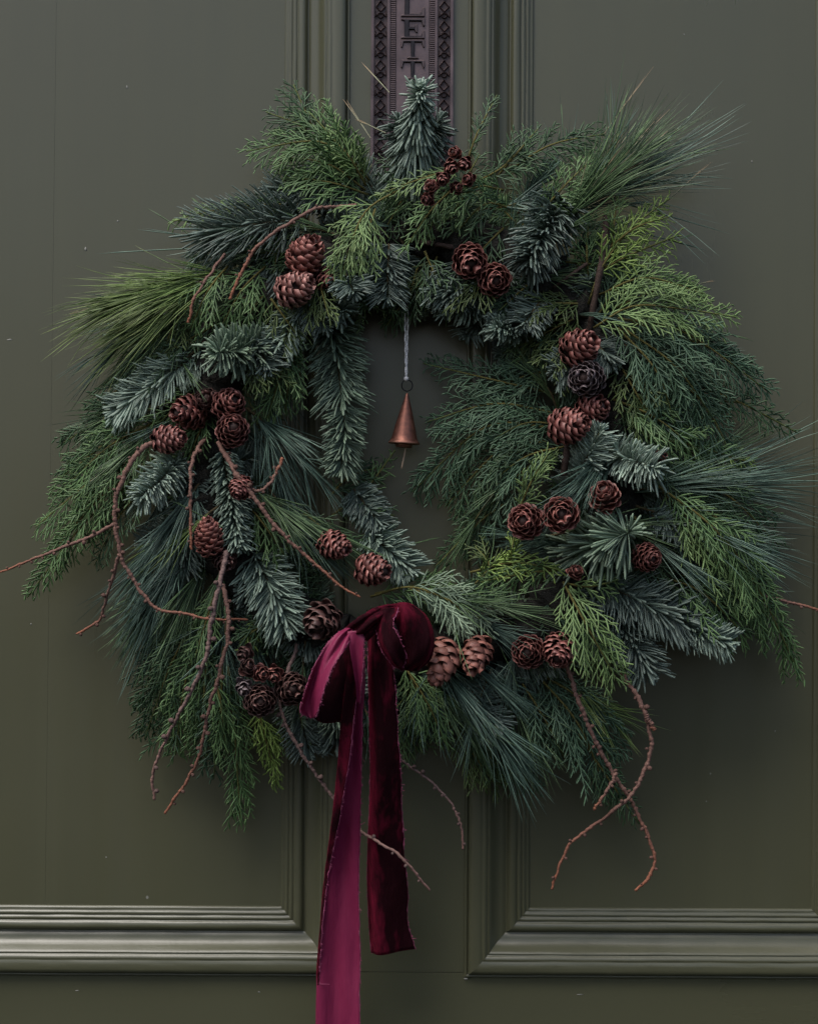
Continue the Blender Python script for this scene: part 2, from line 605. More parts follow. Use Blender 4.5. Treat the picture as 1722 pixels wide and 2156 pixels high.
# ladder of fine bars either side of the letters
bm = bmesh.new()
for u0 in (819, 901):
    v = PV0 + 6
    while v < 380:
        c = [bm.verts.new(Vector(W2(u, vv, d)) - PC) for d in (3.7, 2.1) for (u, vv) in ((u0, v), (u0 + 10, v), (u0 + 10, v + 2.3), (u0, v + 2.3))]
        for q in ((0, 1, 2, 3), (0, 4, 5, 1), (1, 5, 6, 2), (2, 6, 7, 3), (3, 7, 4, 0)):
            bm.faces.new([c[i] for i in q])
        v += 4.5
bmesh.ops.recalc_face_normals(bm, faces=bm.faces)
tag(link("ladder_border", bm_mesh("ladder_border", bm), plate, M_BRONZE), kind='stuff')
# chain of lozenges and roundels in the outer borders
bm = bmesh.new()


def bar2(bm, a, b2, wd, d0=4.3, d1=2.0):
    a = Vector(a); b2 = Vector(b2)
    dv = (b2 - a).normalized(); n2 = Vector((-dv.y, dv.x)) * wd / 2
    pts = [a + n2, b2 + n2, b2 - n2, a - n2]
    lo = [bm.verts.new(Vector((p.x * S, -d1 * .001, -p.y * S))) for p in pts]
    mid = [bm.verts.new(Vector((p.x * S, -d0 * .001, -p.y * S))) for p in (a, b2)]
    for q in ((lo[0], lo[1], mid[1], mid[0]), (lo[2], lo[3], mid[0], mid[1]), (lo[1], lo[2], mid[1]), (lo[3], lo[0], mid[0])):
        bm.faces.new(q)


for sx in (-1, 1):
    bar2(bm, (0, -13), (sx * 9.5, -1), 4.2)
    bar2(bm, (sx * 9.5, -1), (0, 9), 4.2)
    bar2(bm, (sx * 3, 12), (sx * 10.5, 20), 3.4)
    bar2(bm, (sx * 10.5, 8), (sx * 11.5, 20), 2.4)
for k in range(10):
    a0, a1 = k * math.tau / 10, (k + 1) * math.tau / 10
    bar2(bm, (5.2 * math.cos(a0), 18 + 5.2 * math.sin(a0)), (5.2 * math.cos(a1), 18 + 5.2 * math.sin(a1)), 3.2)
bmesh.ops.recalc_face_normals(bm, faces=bm.faces)
orn = bm_mesh("ornament", bm)
orn.materials.append(M_BRONZE)
for u in (797.5, 931):
    v = -235
    while v < 400:
        o = link("border_ornament", orn, plate)
        o.location = Vector(W2(u, v + 4, 0)) - PC
        v += 41.4
LET = {
    'T': [(0, 1), (1, 1), (1, .60), (.93, .60), (.86, .87), (.59, .87), (.57, .13), (.74, .07), (.74, 0), (.26, 0), (.26, .07), (.43, .13), (.41, .87), (.14, .87), (.07, .60), (0, .60)],
    'L': [(0, 1), (.52, 1), (.52, .93), (.36, .89), (.34, .13), (.80, .13), (.92, .42), (1, .42), (1, 0), (0, 0), (0, .07), (.14, .11), (.16, .89), (0, .93)],
    'E': [(0, 1), (1, 1), (1, .62), (.92, .62), (.85, .87), (.35, .87), (.35, .57), (.55, .57), (.62, .70), (.70, .70), (.70, .30), (.62, .30), (.55, .44), (.35, .44), (.35, .13), (.85, .13), (.92, .38), (1, .38), (1, 0), (0, 0), (0, .07), (.14, .11), (.14, .89), (0, .93)],
}
for ch, va, vb in (('L', -8, 38), ('E', 42, 84), ('T', 86.5, 126.5), ('T', 129, 170)):
    bm = bmesh.new()
    pts = [(840 + 50 * x, vb + (va - vb) * y) for x, y in LET[ch]]
    lo = [bm.verts.new(Vector(W2(u, v, 2.8)) - PC) for u, v in pts]
    hi = [bm.verts.new(Vector(W2(u, v, 4.9)) - PC) for u, v in pts]
    n = len(pts)
    top = bm.faces.new(hi)
    for i in range(n):
        bm.faces.new((lo[i], lo[(i + 1) % n], hi[(i + 1) % n], hi[i]))
    bmesh.ops.recalc_face_normals(bm, faces=bm.faces)
    bmesh.ops.bevel(bm, geom=[e for e in top.edges], offset=.0006, segments=1, affect='EDGES')
    link("letter", bm_mesh("letter", bm), plate, M_BRONZE)

# ------------------------------------------------------------------ the wreath: vine ring and greenery
WC = (868, 940)
wreath = empty("evergreen_wreath", (0, 0, 0))
tag(wreath, "large mixed evergreen wreath of fir, pine and cedar sprigs hung on the green door", "wreath")

for k in range(9):
    n = 160
    th = np.linspace(0, math.tau, n)
    ph = k * math.tau / 9 + th * random.choice((2, 3, -2, 3)) + random.random() * 6
    rr = 30 + 12 * math.sin(k * 2.1)
    w1 = np.convolve(rng.standard_normal(n + 12), np.ones(13) / 13, 'valid') * 14
    ra = 445 + rr * np.cos(ph) + w1
    dd = 30 + rr * S * 1000 * np.sin(ph) * .9
    pts = np.array([P(WC[0] + r * math.cos(a), WC[1] + r * math.sin(a) * 1.02, max(4, d)) for r, a, d in zip(ra, th, dd)])
    link("vine", tube("vine", pts, np.full(n, S * random.uniform(4.5, 8.5)) * (1 + .12 * rng.standard_normal(n)), 6, True, .08), wreath, M_VINE)

# dark ring added inside the sprigs to block light and blacken the gaps
n = 220
th = np.linspace(0, math.tau, n)
w1 = np.convolve(rng.standard_normal(n + 8), np.ones(9) / 9, 'valid') * 22
w1[-1] = w1[0]
gap_ring = tube("gap_shade_ring", np.array([P(WC[0] + (440 + r) * math.cos(a), WC[1] + (440 + r) * 1.02 * math.sin(a), 36) for a, r in zip(th, w1)]), np.full(n, 54 * S) * rng.uniform(.85, 1.1, n), 14, True, .13)
m, t, b = new_mat("gap_shade")  # near-black colour stands in for deep shade between sprigs
t.links.new(mixc(t, noise(t, 160, 5, objvec(t)), (.005, .005, .0035), (.018, .016, .010)), b.inputs['Base Color'])
b.inputs['Roughness'].default_value = .9
t.links.new(bump(t, noise(t, 300, 4, objvec(t)), 1.0, .004), b.inputs['Normal'])
link("gap_shade_ring", gap_ring, wreath, m)

FIRP = [(0, .45), (.12, .85), (.55, 1), (.88, 1.0), (.97, .72), (1, .15)]
PINEP = [(0, .8), (.25, 1), (.5, .95), (.78, .8), (1, .12)]
CEDP = [(0, .75), (.3, 1), (.7, .95), (1, .25)]
DOWN = np.array([0, 0, -1.0])


def frame(path, normal):
    T = tangents(path)
    N = np.asarray(normal, float)
    U = nrm(np.cross(T, N))
    V = nrm(np.cross(U, T))       # roughly along normal
    return T, U, V


def at(path, s, *arrs):
    x = np.clip(s, 0, 1) * (len(path) - 1)
    i = np.minimum(x.astype(int), len(path) - 2)
    f = (x - i)[:, None]
    return [a[i] * (1 - f) + a[i + 1] * f for a in (path,) + arrs]


def sprig(name, path, nm, parts, stem_r, stem_mat, label=None):
    root = empty(name, path[0])
    root.parent = wreath
    off = np.array(path[0])
    v, q, ats = join_blades(parts)
    me = quad_mesh("needles", v - off, q, True, ats)
    me.materials.append(FOL[nm])
    o = link("needles" if 'cedar' not in name else "leaves", me, root)
    o['kind'] = 'stuff'
    if stem_r:
        r = np.linspace(stem_r, stem_r * .45, len(path[::3]))
        link("stem", tube("stem", path[::3] - off, r, 5), root, stem_mat)
    if label:
        root['label'] = label
    return root


def rnd_normal(tilt=.35):
    return np.array([random.uniform(-tilt, tilt), -1.0, random.uniform(-tilt, tilt) + .15])


def fir(pts, nl, nm='fir_blue', dens=1.0, a0=82, a1=66, flat=.30, curve=.18, w=6.0, star=12, label=None, smin=0.0, taper=.12, d=None):
    path = spline(Pn(pts), 46)
    Lp = np.sum(np.linalg.norm(np.diff(path, axis=0), axis=1)) / S
    n = int(Lp * 1.12 * dens) + 18
    T, U, V = frame(path, rnd_normal(.25))
    s = smin + (1 - smin) * (np.arange(n) + rng.random(n)) / n
    b, tt, uu, vv = at(path, s, T, U, V)
    kk = np.arange(n)
    if flat < .65:                                  # two ranks of needles with a thinner row along the top
        ph = np.where(kk % 2 == 0, 0.0, math.pi) + rng.normal(0, .38, n)
        top = kk % 5 == 0
        ph = np.where(top, math.pi / 2 + rng.normal(0, .7, n), ph)
    else:
        ph = kk * 2.39996 + rng.normal(0, .25, n)
        top = np.zeros(n, bool)
    ang = np.radians(a0 + (a1 - a0) * s ** 1.5 + rng.normal(0, 6, n) - 22 * top)
    ca, sa = np.cos(ang)[:, None], np.sin(ang)[:, None]
    rad = nrm(np.cos(ph)[:, None] * uu + (np.sin(ph) * flat + .10)[:, None] * vv)
    D = nrm(ca * tt + sa * rad)
    L = nl * .98 * (1 - .2 * top) * S * (1 - taper * s ** 2) * rng.uniform(.72, 1.15, n)
    bend = tt * (curve * rng.uniform(.5, 1.4, n))[:, None] + rng.normal(0, .09, (n, 3)) + DOWN * .04
    side = np.cross(D, rad) + rng.normal(0, .12, (n, 3))
    W = w * .92 * S * rng.uniform(.8, 1.12, n)
    parts = [blades(b + rad * S * 2, D, L, W, side, bend, FIRP, 4, .5)]
    if star:
        k = np.arange(star)
        ph = k * math.tau / star + rng.normal(0, .2, star)
        ang = np.radians(rng.uniform(12, 55, star))[:, None]
        tt = np.repeat(T[-1:], star, 0)
        rad = np.cos(ph)[:, None] * U[-1] + np.sin(ph)[:, None] * V[-1]
        D = np.cos(ang) * tt + np.sin(ang) * rad
        parts.append(blades(np.repeat(path[-1:], star, 0), D, nl * S * .62 * rng.uniform(.8, 1.1, star), np.full(star, w * S * .95), np.cross(D, rad), -tt * .1, FIRP, 4, .5, rng.uniform(.7, 1, star)))
    return sprig("fir_sprig", path, nm, parts, 3.0 * S, M_STEM, label)


def pine(pts, ln, nm='pine_blue', n=110, spread=17, w=2.7, droop=.10, label=None, flat=.6, s0=.05):
    """long soft needles in bundles of five along the end of a short stem; ln in layout units"""
    pts = list(pts)
    pts.append(tuple(q2 + (q2 - q1) * random.uniform(.5, .9) for q1, q2 in zip(pts[-2], pts[-1])))
    ln *= .86
    path = spline(Pn(pts), 30)
    T, U, V = frame(path, rnd_normal(.2))
    nb = max(int(n * 1.15) // 5, 3)
    sb = s0 + (1 - s0) * rng.random(nb) ** .85
    b, tt, uu, vv = at(path, np.repeat(sb, 5), T, U, V)
    N = nb * 5
    ph = np.repeat(rng.random(nb) * math.tau, 5)
    a = np.radians(np.abs(np.repeat(rng.normal(0, spread, nb), 5)) + 2)
    rad = np.cos(ph)[:, None] * uu + (np.sin(ph) * flat)[:, None] * vv
    D = nrm(np.cos(a)[:, None] * tt + np.sin(a)[:, None] * rad + rng.normal(0, .055, (N, 3)))
    L = ln * S * np.repeat(rng.uniform(.72, 1.08, nb), 5) * rng.uniform(.9, 1.05, N)
    bend = DOWN * (droop * rng.uniform(.2, 1.6, N))[:, None] + rng.normal(0, .10, (N, 3)) - rad * .05
    wild = np.repeat(rng.random(nb) < .045, 5)[:, None]
    D = nrm(D + wild * rng.normal(0, .36, (N, 3)) + np.repeat(rng.normal(0, .07, (nb, 3)), 5, 0))
    # keep tips in front of the door
    tipy = b[:, 1] + D[:, 1] * L + bend[:, 1] * L
    over = np.maximum(tipy + .004, 0)
    bend[:, 1] -= over / L
    W = w * .86 * S * rng.uniform(.75, 1.15, N)
    parts = [blades(b, D, L, W, np.cross(D, rad + .01), bend, PINEP, 3, .8)]
    return sprig("pine_sprig", path, nm, parts, 3.2 * S, M_STEM, label)


def cedar(pts, hw, nm='cedar_mid', label=None, dens=1.0, ang=44, w=3.8, tilt=.4, s0=.05, droop=.16, nor=None, sec=31):
    path = spline(Pn(pts), 46)
    Lp = np.sum(np.linalg.norm(np.diff(path, axis=0), axis=1)) / S
    T, U, V = frame(path, rnd_normal(tilt) if nor is None else nor)
    n = max(int(Lp / 10.5 * dens), 6)
    s = s0 + (.985 - s0) * (np.arange(n) + rng.uniform(0, .5, n)) / n
    b, tt, uu, vv = at(path, s, T, U, V)
    sg = np.where(np.arange(n) % 2 == 0, 1.0, -1.0)
    prof = np.interp(s, [0, .25, .6, .85, 1], [.75, 1, .78, .42, .16])
    A = np.radians(ang + rng.normal(0, 6, n) - 8 * s)
    L1 = np.maximum(hw / np.sin(A) * prof * rng.uniform(.68, 1.15, n), 9) * S
    D1 = nrm(np.cos(A)[:, None] * tt + (np.sin(A) * sg)[:, None] * uu + vv * rng.normal(0, .16, (n, 1)))
    bend1 = tt * .22 + DOWN * (droop * rng.uniform(.3, 1.6, n))[:, None] + rng.normal(0, .05, (n, 3))
    parts = [blades(b, D1, L1, np.full(n, w * S * .85), uu, bend1, CEDP, 4, .55)]
    B2, D2, L2, S2, T2 = [], [], [], [], []
    for i in range(n):
        m = max(int(L1[i] / S / (7.6 / dens)), 2)
        tau = np.linspace(.10, .96, m) + rng.normal(0, .015, m)
        base = b[i] + D1[i] * (L1[i] * tau)[:, None] + bend1[i] * (L1[i] * tau ** 2)[:, None]
        dd = nrm(D1[i] + 2 * bend1[i] * tau[:, None])
        sd = nrm(np.cross(dd, vv[i]))
        g = np.where(np.arange(m) % 2 == 0, 1.0, -1.0)[:, None]
        a = np.radians(29 + rng.normal(0, 6, m))[:, None]
        D2.append(nrm(np.cos(a) * dd + np.sin(a) * g * sd + vv[i] * rng.normal(0, .14, (m, 1))))
        B2.append(base)
        L2.append(np.minimum(sec, 9 + .60 * L1[i] / S * (1.02 - tau)) * rng.uniform(.75, 1.2, m) * S)
        S2.append(sd)
        T2.append(np.full(m, rng.random() * .55) + rng.random(m) * .45)
    B2, D2, L2, S2, T2 = np.vstack(B2), np.vstack(D2), np.concatenate(L2), np.vstack(S2), np.concatenate(T2)
    N = len(B2)
    parts.append(blades(B2, D2, L2, w * S * rng.uniform(.8, 1.1, N), S2, nrm(D2) * 0 + rng.normal(0, .12, (N, 3)) + DOWN * .16, CEDP, 4, .5, T2))
    # the leafy end of the axis itself
    K = len(path)
    e = np.arange(int(K * .35), K - 1, 2)
    parts.append(blades(path[e], path[np.minimum(e + 2, K - 1)] - path[e] + 1e-6, np.linalg.norm(path[np.minimum(e + 2, K - 1)] - path[e], axis=1) * 1.15, np.full(len(e), w * S * .9), U[e], np.zeros((len(e), 3)), CEDP, 4, .7))
    return sprig("cedar_sprig", path, nm, parts, 2.6 * S, M_STEM_G, label)


# ---- fillers: the dense dark bed of greenery tied round the ring
R_OUT = np.array([(-90, 560), (-60, 585), (-35, 600), (0, 610), (30, 600), (60, 580), (90, 580), (120, 610), (150, 630), (180, 600), (215, 575), (250, 540), (270, 560)])


def rout(deg):
    a = (deg + 90) % 360 - 90
    return np.interp(a, R_OUT[:, 0], R_OUT[:, 1])


for k in range(104):
    deg = k * 360 / 104 + random.uniform(-3, 3)
    a = math.radians(deg)
    inner = k % 3 == 0
    r0 = random.uniform(400, 470)
    b0 = (WC[0] + r0 * math.cos(a), WC[1] + r0 * math.sin(a), random.uniform(18, 40))
    if inner:
        r1 = random.uniform(300, 340) if not (-60 < (deg + 180) % 360 - 180 < 60) else random.uniform(270, 330)
        sw = random.uniform(-.32, .32)
    else:
        r1 = rout(deg) - random.uniform(0, 60)
        sw = random.uniform(-.25, .25) + .18 * math.cos(a)
    a2 = a + sw
    b1 = (WC[0] + r1 * math.cos(a2), WC[1] + r1 * math.sin(a2) + 15, random.uniform(12, 42))
    ty = random.random()
    if ty < .36:
        fir([b0, b1], random.uniform(36, 48), random.choice(('fir_dark', 'fir_dark', 'fir_green')), dens=.8)
    elif ty < .58:
        pine([b0, ((b0[0] * .6 + b1[0] * .4), (b0[1] * .6 + b1[1] * .4), b1[2])], random.uniform(120, 170), random.choice(('pine_green', 'pine_blue')), 80, 20)
    else:
        cedar([b0, b1], random.uniform(42, 60), random.choice(('cedar_dark', 'cedar_dark', 'cedar_blue', 'cedar_mid', 'cedar_olive')), dens=.85)
# dark sprigs added over the top of the opening to shade it
for k in range(16):
    a = math.radians(-150 + k * 120 / 15 + random.uniform(-4, 4))
    r0, r1 = random.uniform(400, 440), random.uniform(315, 350)
    b0 = (WC[0] + r0 * math.cos(a), WC[1] + r0 * math.sin(a), random.uniform(55, 75))
    a += random.uniform(-.12, .12)
    b1 = (WC[0] + r1 * math.cos(a), WC[1] + r1 * math.sin(a), random.uniform(66, 96))
    (fir([b0, b1], 44, 'fir_dark', dens=1.4) if k % 2 else cedar([b0, b1], 44, random.choice(('cedar_dark', 'cedar_olive'))))
# a few upright tufts that close the face of the ring
for k in range(34):
    deg = k * 360 / 34 + random.uniform(-4, 4)
    a = math.radians(deg)
    r0 = random.uniform(395, 500)
    a2 = a + random.choice((-1, 1)) * random.uniform(.12, .3)
    r1 = r0 + random.uniform(-70, 90)
    b0 = (WC[0] + r0 * math.cos(a), WC[1] + r0 * math.sin(a), 30)
    b1 = (WC[0] + r1 * math.cos(a2), WC[1] + r1 * math.sin(a2) + 25, random.uniform(48, 62))
    if k % 2:
        fir([b0, b1], 40, 'fir_dark')
    else:
        cedar([b0, b1], 46, random.choice(('cedar_dark', 'cedar_blue', 'cedar_mid')))

# ---- sprigs one can pick out
F = fir
F([(868, 355, 48), (876, 280, 66), (884, 205, 80)], 84, 'fir_blue', 2.5, 140, 126, .9, -.12, 6.8, 16, "upright blue fir spike at the top of the wreath", taper=.62)
F([(862, 345, 40), (846, 290, 50), (840, 255, 52)], 46, 'fir_dark', 1.9, 110, 80, .7, .0)
F([(876, 345, 40), (905, 290, 50), (922, 255, 50)], 46, 'fir_dark', 1.9, 110, 80, .7, .0)
F([(884, 215, 80), (886, 188, 90)], 34, 'fir_pale', 1.6, 110, 60, .9, .05, 6, 18)
F([(690, 640, 34), (710, 760, 46), (720, 838, 52)], 68, 'fir_green', 1.3, 76, 64, .5, .18, 6.6, 10, "long grey-green fir sprig hanging into the wreath's opening")
F([(722, 855, 52), (726, 920, 54), (718, 985, 56)], 44, 'fir_green', 1.9, 80, 56, .5, .12, 5.6, 14)
F([(645, 630, 50), (618, 680, 62), (588, 725, 70)], 44, 'fir_blue', 1.6, 76, 60)
F([(690, 620, 40), (708, 640, 64), (722, 655, 74)], 38, 'fir_blue', 2.2, 80, 65, .8, .2, 6)
F([(570, 728, 50), (510, 738, 76), (462, 742, 98)], 56, 'fir_green', 1.8, 84, 66, .9, .1, 6.6, 16, "starry fir tip facing outwards on the left")
F([(430, 735, 46), (340, 800, 62), (250, 862, 56)], 56, 'fir_blue', 1.35, 70, 60, .5, .2, 6.6, 10, "silver-blue fir sprig left of the cone cluster")
F([(385, 960, 50), (345, 1005, 76), (300, 1044, 94)], 46, 'fir_pale', 1.7, 70, 58, .8, .1, 6.4, 16)
F([(402, 985, 50), (398, 1090, 58), (388, 1195, 56)], 42, 'fir_dark', 1.5, 84, 66, .45)
F([(468, 950, 52), (486, 1050, 64), (504, 1148, 74)], 38, 'fir_blue', 1.9, 70, 58, .8, .2, 6)
F([(535, 1165, 48), (572, 1240, 66), (606, 1318, 70)], 58, 'fir_blue', 1.8, 72, 60, .6, .2, 6.4, 14, "broad silver-blue fir sprig above the bow's left side")
F([(775, 1120, 40), (820, 1160, 56), (862, 1198, 58)], 46, 'fir_blue', 1.9, 74, 62, .6)
F([(745, 1030, 36), (778, 1075, 46), (800, 1105, 50)], 40, 'fir_dark', 1.8)
F([(1185, 420, 46), (1150, 480, 70), (1115, 545, 84)], 62, 'fir_dark', 1.8, 70, 60, .8, .25, 7, 14, "drooping dark fir sprig above the two upper right cones")
F([(1050, 605, 50), (980, 610, 66), (910, 612, 66)], 46, 'fir_dark', 1.9, 82, 65, .8, .1, 6.4)
F([(1030, 620, 44), (985, 640, 60), (930, 630, 60)], 44, 'fir_blue', 1.2, 80, 60, .6, .1, 6)
F([(1095, 690, 50), (1070, 690, 66), (1046, 690, 76)], 34, 'fir_blue', 2.4, 70, 58, .9, .2, 6)
F([(1240, 715, 50), (1266, 735, 64), (1288, 762, 66)], 42, 'fir_dark', 1.9)
F([(1212, 1000, 58), (1240, 955, 78), (1262, 908, 84)], 42, 'fir_pale', 1.5, 76, 64, .5, .1, 6, 12)
F([(1290, 955, 58), (1335, 972, 82), (1375, 985, 94)], 52, 'fir_pale', 1.7, 74, 66, .7, .1, 6.2, 16, "pale frosty fir tuft on the right of the wreath")
F([(1215, 1165, 50), (1270, 1145, 78), (1322, 1122, 96)], 78, 'fir_green', 1.6, 118, 100, .8, -.05, 6.8, 14)
F([(1260, 1225, 46), (1350, 1268, 64), (1445, 1312, 64)], 66, 'fir_dark', 1.5, 76, 60, .5, .15, 6.8, 12, "wide slate-blue fir sprig low on the right")
F([(1290, 1290, 40), (1330, 1350, 56), (1362, 1412, 58)], 52, 'fir_dark', 1.8, 78, 62, .6, .2, 6.6, 14)
F([(1415, 1300, 46), (1475, 1332, 62), (1530, 1354, 66)], 42, 'fir_blue', 1.9, 78, 60, .6, .1, 6.2, 12)
F([(975, 1430, 36), (1010, 1480, 50), (1042, 1528, 56)], 46, 'fir_dark', 1.6)
F([(620, 1440, 26), (632, 1510, 36), (650, 1578, 30)], 48, 'fir_dark', 1.4)
F([(690, 1440, 26), (700, 1500, 34), (712, 1560, 30)], 46, 'fir_dark', 1.4)
F([(765, 400, 34), (670, 395, 46), (580, 400, 40)], 56, 'fir_dark', 1.5)
F([(640, 462, 40), (540, 472, 60), (440, 492, 52)], 78, 'fir_dark', 1.7, 72, 60, .7, .35, 5, 10, "dark blue curly-needled sprig at upper left")
F([(560, 530, 40), (600, 580, 56), (630, 640, 50)], 46, 'fir_dark', 1.6)
F([(760, 470, 40), (810, 520, 50), (850, 572, 44)], 46, 'fir_dark', 1.4)
F([(1370, 1085, 56), (1405, 1100, 68), (1440, 1125, 66)], 36, 'fir_dark', 1.6)
F([(620, 1330, 40), (655, 1350, 52), (700, 1365, 50)], 44, 'fir_dark', 1.6)

Q = pine
Q([(500, 575, 50), (430, 585, 66), (350, 606, 66)], 235, 'pine_bright', 190, 13, 2.9, .07, "bright green long-needled pine spray at upper left")
Q([(480, 590, 48), (420, 605, 62), (365, 636, 60)], 230, 'pine_bright', 170, 15, 2.7, .08)
Q([(430, 610, 40), (370, 660, 48), (320, 715, 44)], 185, 'pine_green', 110, 14, 2.6, .06)
Q([(450, 600, 36), (380, 650, 40), (300, 690, 38)], 190, 'pine_blue', 90, 16)
Q([(1150, 510, 46), (1195, 450, 60), (1245, 402, 58)], 275, 'pine_green', 210, 22, 2.6, .03, "wispy pine spray fanning out at upper right")
Q([(1160, 490, 40), (1220, 438, 46), (1290, 396, 44)], 290, 'pine_blue', 110, 24, 2.4, .02)
Q([(1180, 490, 50), (1230, 430, 60), (1270, 395, 56)], 200, 'pine_pale', 40, 18, 2.4, .03)
Q([(1300, 1040, 46), (1380, 1025, 60), (1450, 1020, 52)], 330, 'pine_blue', 150, 14, 2.7, .05, "blue-green pine spray reaching the right edge")
Q([(1320, 1060, 46), (1400, 1085, 60), (1460, 1105, 50)], 320, 'pine_blue', 100, 12, 2.7, .06)
Q([(1350, 1010, 40), (1420, 1000, 50), (1480, 975, 44)], 215, 'pine_green', 60, 12, 2.5, .02)
Q([(440, 990, 50), (390, 1060, 66), (350, 1130, 60)], 210, 'pine_blue', 150, 17, 2.8, .1, "green pine spray falling on the lower left")
Q([(440, 1060, 46), (390, 1150, 58), (350, 1220, 54)], 215, 'pine_blue', 140, 13, 2.8, .08)
Q([(450, 1150, 40), (415, 1220, 50), (390, 1270, 46)], 205, 'pine_green', 130, 15, 2.7, .06)
Q([(490, 1050, 56), (440, 1080, 70), (400, 1120, 62)], 190, 'pine_bright', 40, 14, 2.6, .1)
Q([(480, 1160, 46), (460, 1220, 52), (440, 1270, 46)], 160, 'pine_green', 80, 14)
Q([(520, 860, 40), (570, 900, 56), (610, 940, 54)], 170, 'pine_blue', 120, 24, 2.6, .1)
Q([(540, 880, 40), (575, 950, 50), (600, 1010, 48)], 150, 'pine_blue', 90, 22, 2.6)
Q([(500, 1000, 50), (560, 1050, 66), (600, 1080, 66)], 210, 'pine_green', 110, 13, 2.6, .1, "pine needles sweeping down to the bow from the left")
Q([(560, 1020, 44), (610, 1090, 58), (640, 1120, 56)], 170, 'pine_blue', 80, 13)
Q([(900, 1370, 46), (950, 1430, 62), (1000, 1490, 60)], 215, 'pine_blue', 150, 14, 2.9, .06, "blue-green pine brush below the cones beside the bow")
Q([(890, 1420, 40), (940, 1470, 50), (970, 1510, 48)], 165, 'pine_green', 80, 13)
Q([(920, 1340, 50), (990, 1400, 62), (1040, 1430, 58)], 200, 'pine_blue', 70, 14)
Q([(900, 1255, 46), (960, 1262, 62), (1000, 1268, 62)], 205, 'pine_green', 90, 11, 2.6, .05)
Q([(960, 1290, 44), (1030, 1320, 58), (1070, 1335, 56)], 170, 'pine_blue', 70, 13)
Q([(1300, 930, 56), (1260, 980, 72), (1230, 1010, 74)], 190, 'pine_blue', 110, 12, 2.6, .06, "dark pine needles above the row of three right cones")
Q([(1180, 880, 46), (1160, 830, 56), (1140, 800, 54)], 110, 'pine_green', 40, 16)
Q([(1180, 1420, 36), (1220, 1450, 46), (1250, 1480, 42)], 150, 'pine_bright', 60, 16, 2.5, .06)
Q([(1150, 1130, 52), (1220, 1115, 66), (1270, 1110, 66)], 180, 'pine_green', 80, 13, 2.6, .06)
Q([(1330, 1110, 52), (1390, 1150, 66), (1430, 1180, 62)], 190, 'pine_blue', 90, 13, 2.6, .1)
Q([(1290, 820, 50), (1320, 880, 60), (1340, 930, 56)], 150, 'pine_green', 70, 22)
Q([(350, 890, 46), (290, 940, 56), (250, 980, 52)], 150, 'pine_green', 90, 20, 2.6, .1)
Q([(640, 480, 40), (560, 490, 50), (500, 500, 44)], 150, 'pine_blue', 60, 16)
Q([(1090, 1000, 46), (1040, 1040, 54), (1010, 1080, 48)], 130, 'pine_green', 50, 20)

# gaps in the outline closed with plain dark growth
for a, b_, k in (((650, 430), (500, 520), 'p'), ((640, 480), (430, 530), 'p'), ((590, 510), (400, 560), 'c'), ((460, 640), (310, 740), 'c'), ((420, 660), (280, 790), 'p'),
                 ((880, 430), (820, 335), 'c'), ((820, 430), (740, 350), 'f'), ((950, 430), (1010, 325), 'c'), ((1090, 450), (1150, 345), 'p'), ((1150, 490), (1240, 415), 'c'),
                 ((1190, 540), (1300, 470), 'p'), ((1100, 480), (1110, 380), 'c'), ((1180, 560), (1270, 560), 'c'), ((720, 440), (640, 370), 'f'), ((390, 760), (240, 810), 'c'),
                 ((350, 820), (200, 900), 'p'), ((1350, 720), (1500, 760), 'p'), ((1400, 940), (1560, 980), 'c'), ((1420, 1120), (1590, 1180), 'p'), ((1400, 1200), (1560, 1280), 'p'),
                 ((1060, 1440), (1160, 1600), 'p'), ((800, 1450), (880, 1580), 'c'), ((660, 1430), (590, 1570), 'c'), ((420, 1440), (340, 1560), 'c'), ((360, 1200), (260, 1330), 'p')):
    pa, pb = (a[0], a[1], 30), (b_[0], b_[1], 24)
    if k == 'p':
        pine([pa, ((a[0] * 2 + b_[0]) / 3, (a[1] * 2 + b_[1]) / 3, 34)], 1.05 * math.dist(a, b_) * .75 + 20, random.choice(('pine_green', 'pine_blue')), 110, 20)
    elif k == 'c':
        cedar([pa, pb], 46, random.choice(('cedar_dark', 'cedar_mid', 'cedar_blue')))
    else:
        fir([pa, pb], 48, 'fir_dark', 1.3)
# loose wisps lying over the top of everything, following the flow of the ring
for k in range(44):
    deg = k * 360 / 44 + random.uniform(-4, 4)
    a = math.radians(deg)
    r0 = random.uniform(410, 520)
    a2 = a + (.16 if math.cos(a) > 0 else -.16) * (1 if k % 4 else -1) + random.uniform(-.08, .08)
    r1 = r0 + random.uniform(60, 130)
    b0 = (WC[0] + r0 * math.cos(a), WC[1] + r0 * math.sin(a), 54)
    b1 = (WC[0] + r1 * math.cos(a2), WC[1] + r1 * math.sin(a2) + 20, 58)
    if k % 2:
        pine([b0, tuple(.6 * x + .4 * y for x, y in zip(b0, b1))], random.uniform(120, 175), random.choice(('pine_green', 'pine_blue')), 32, 26, 2.3)
    else:
        cedar([b0, b1], random.uniform(24, 36), random.choice(('cedar_mid', 'cedar_blue', 'cedar_dark')), ang=38)

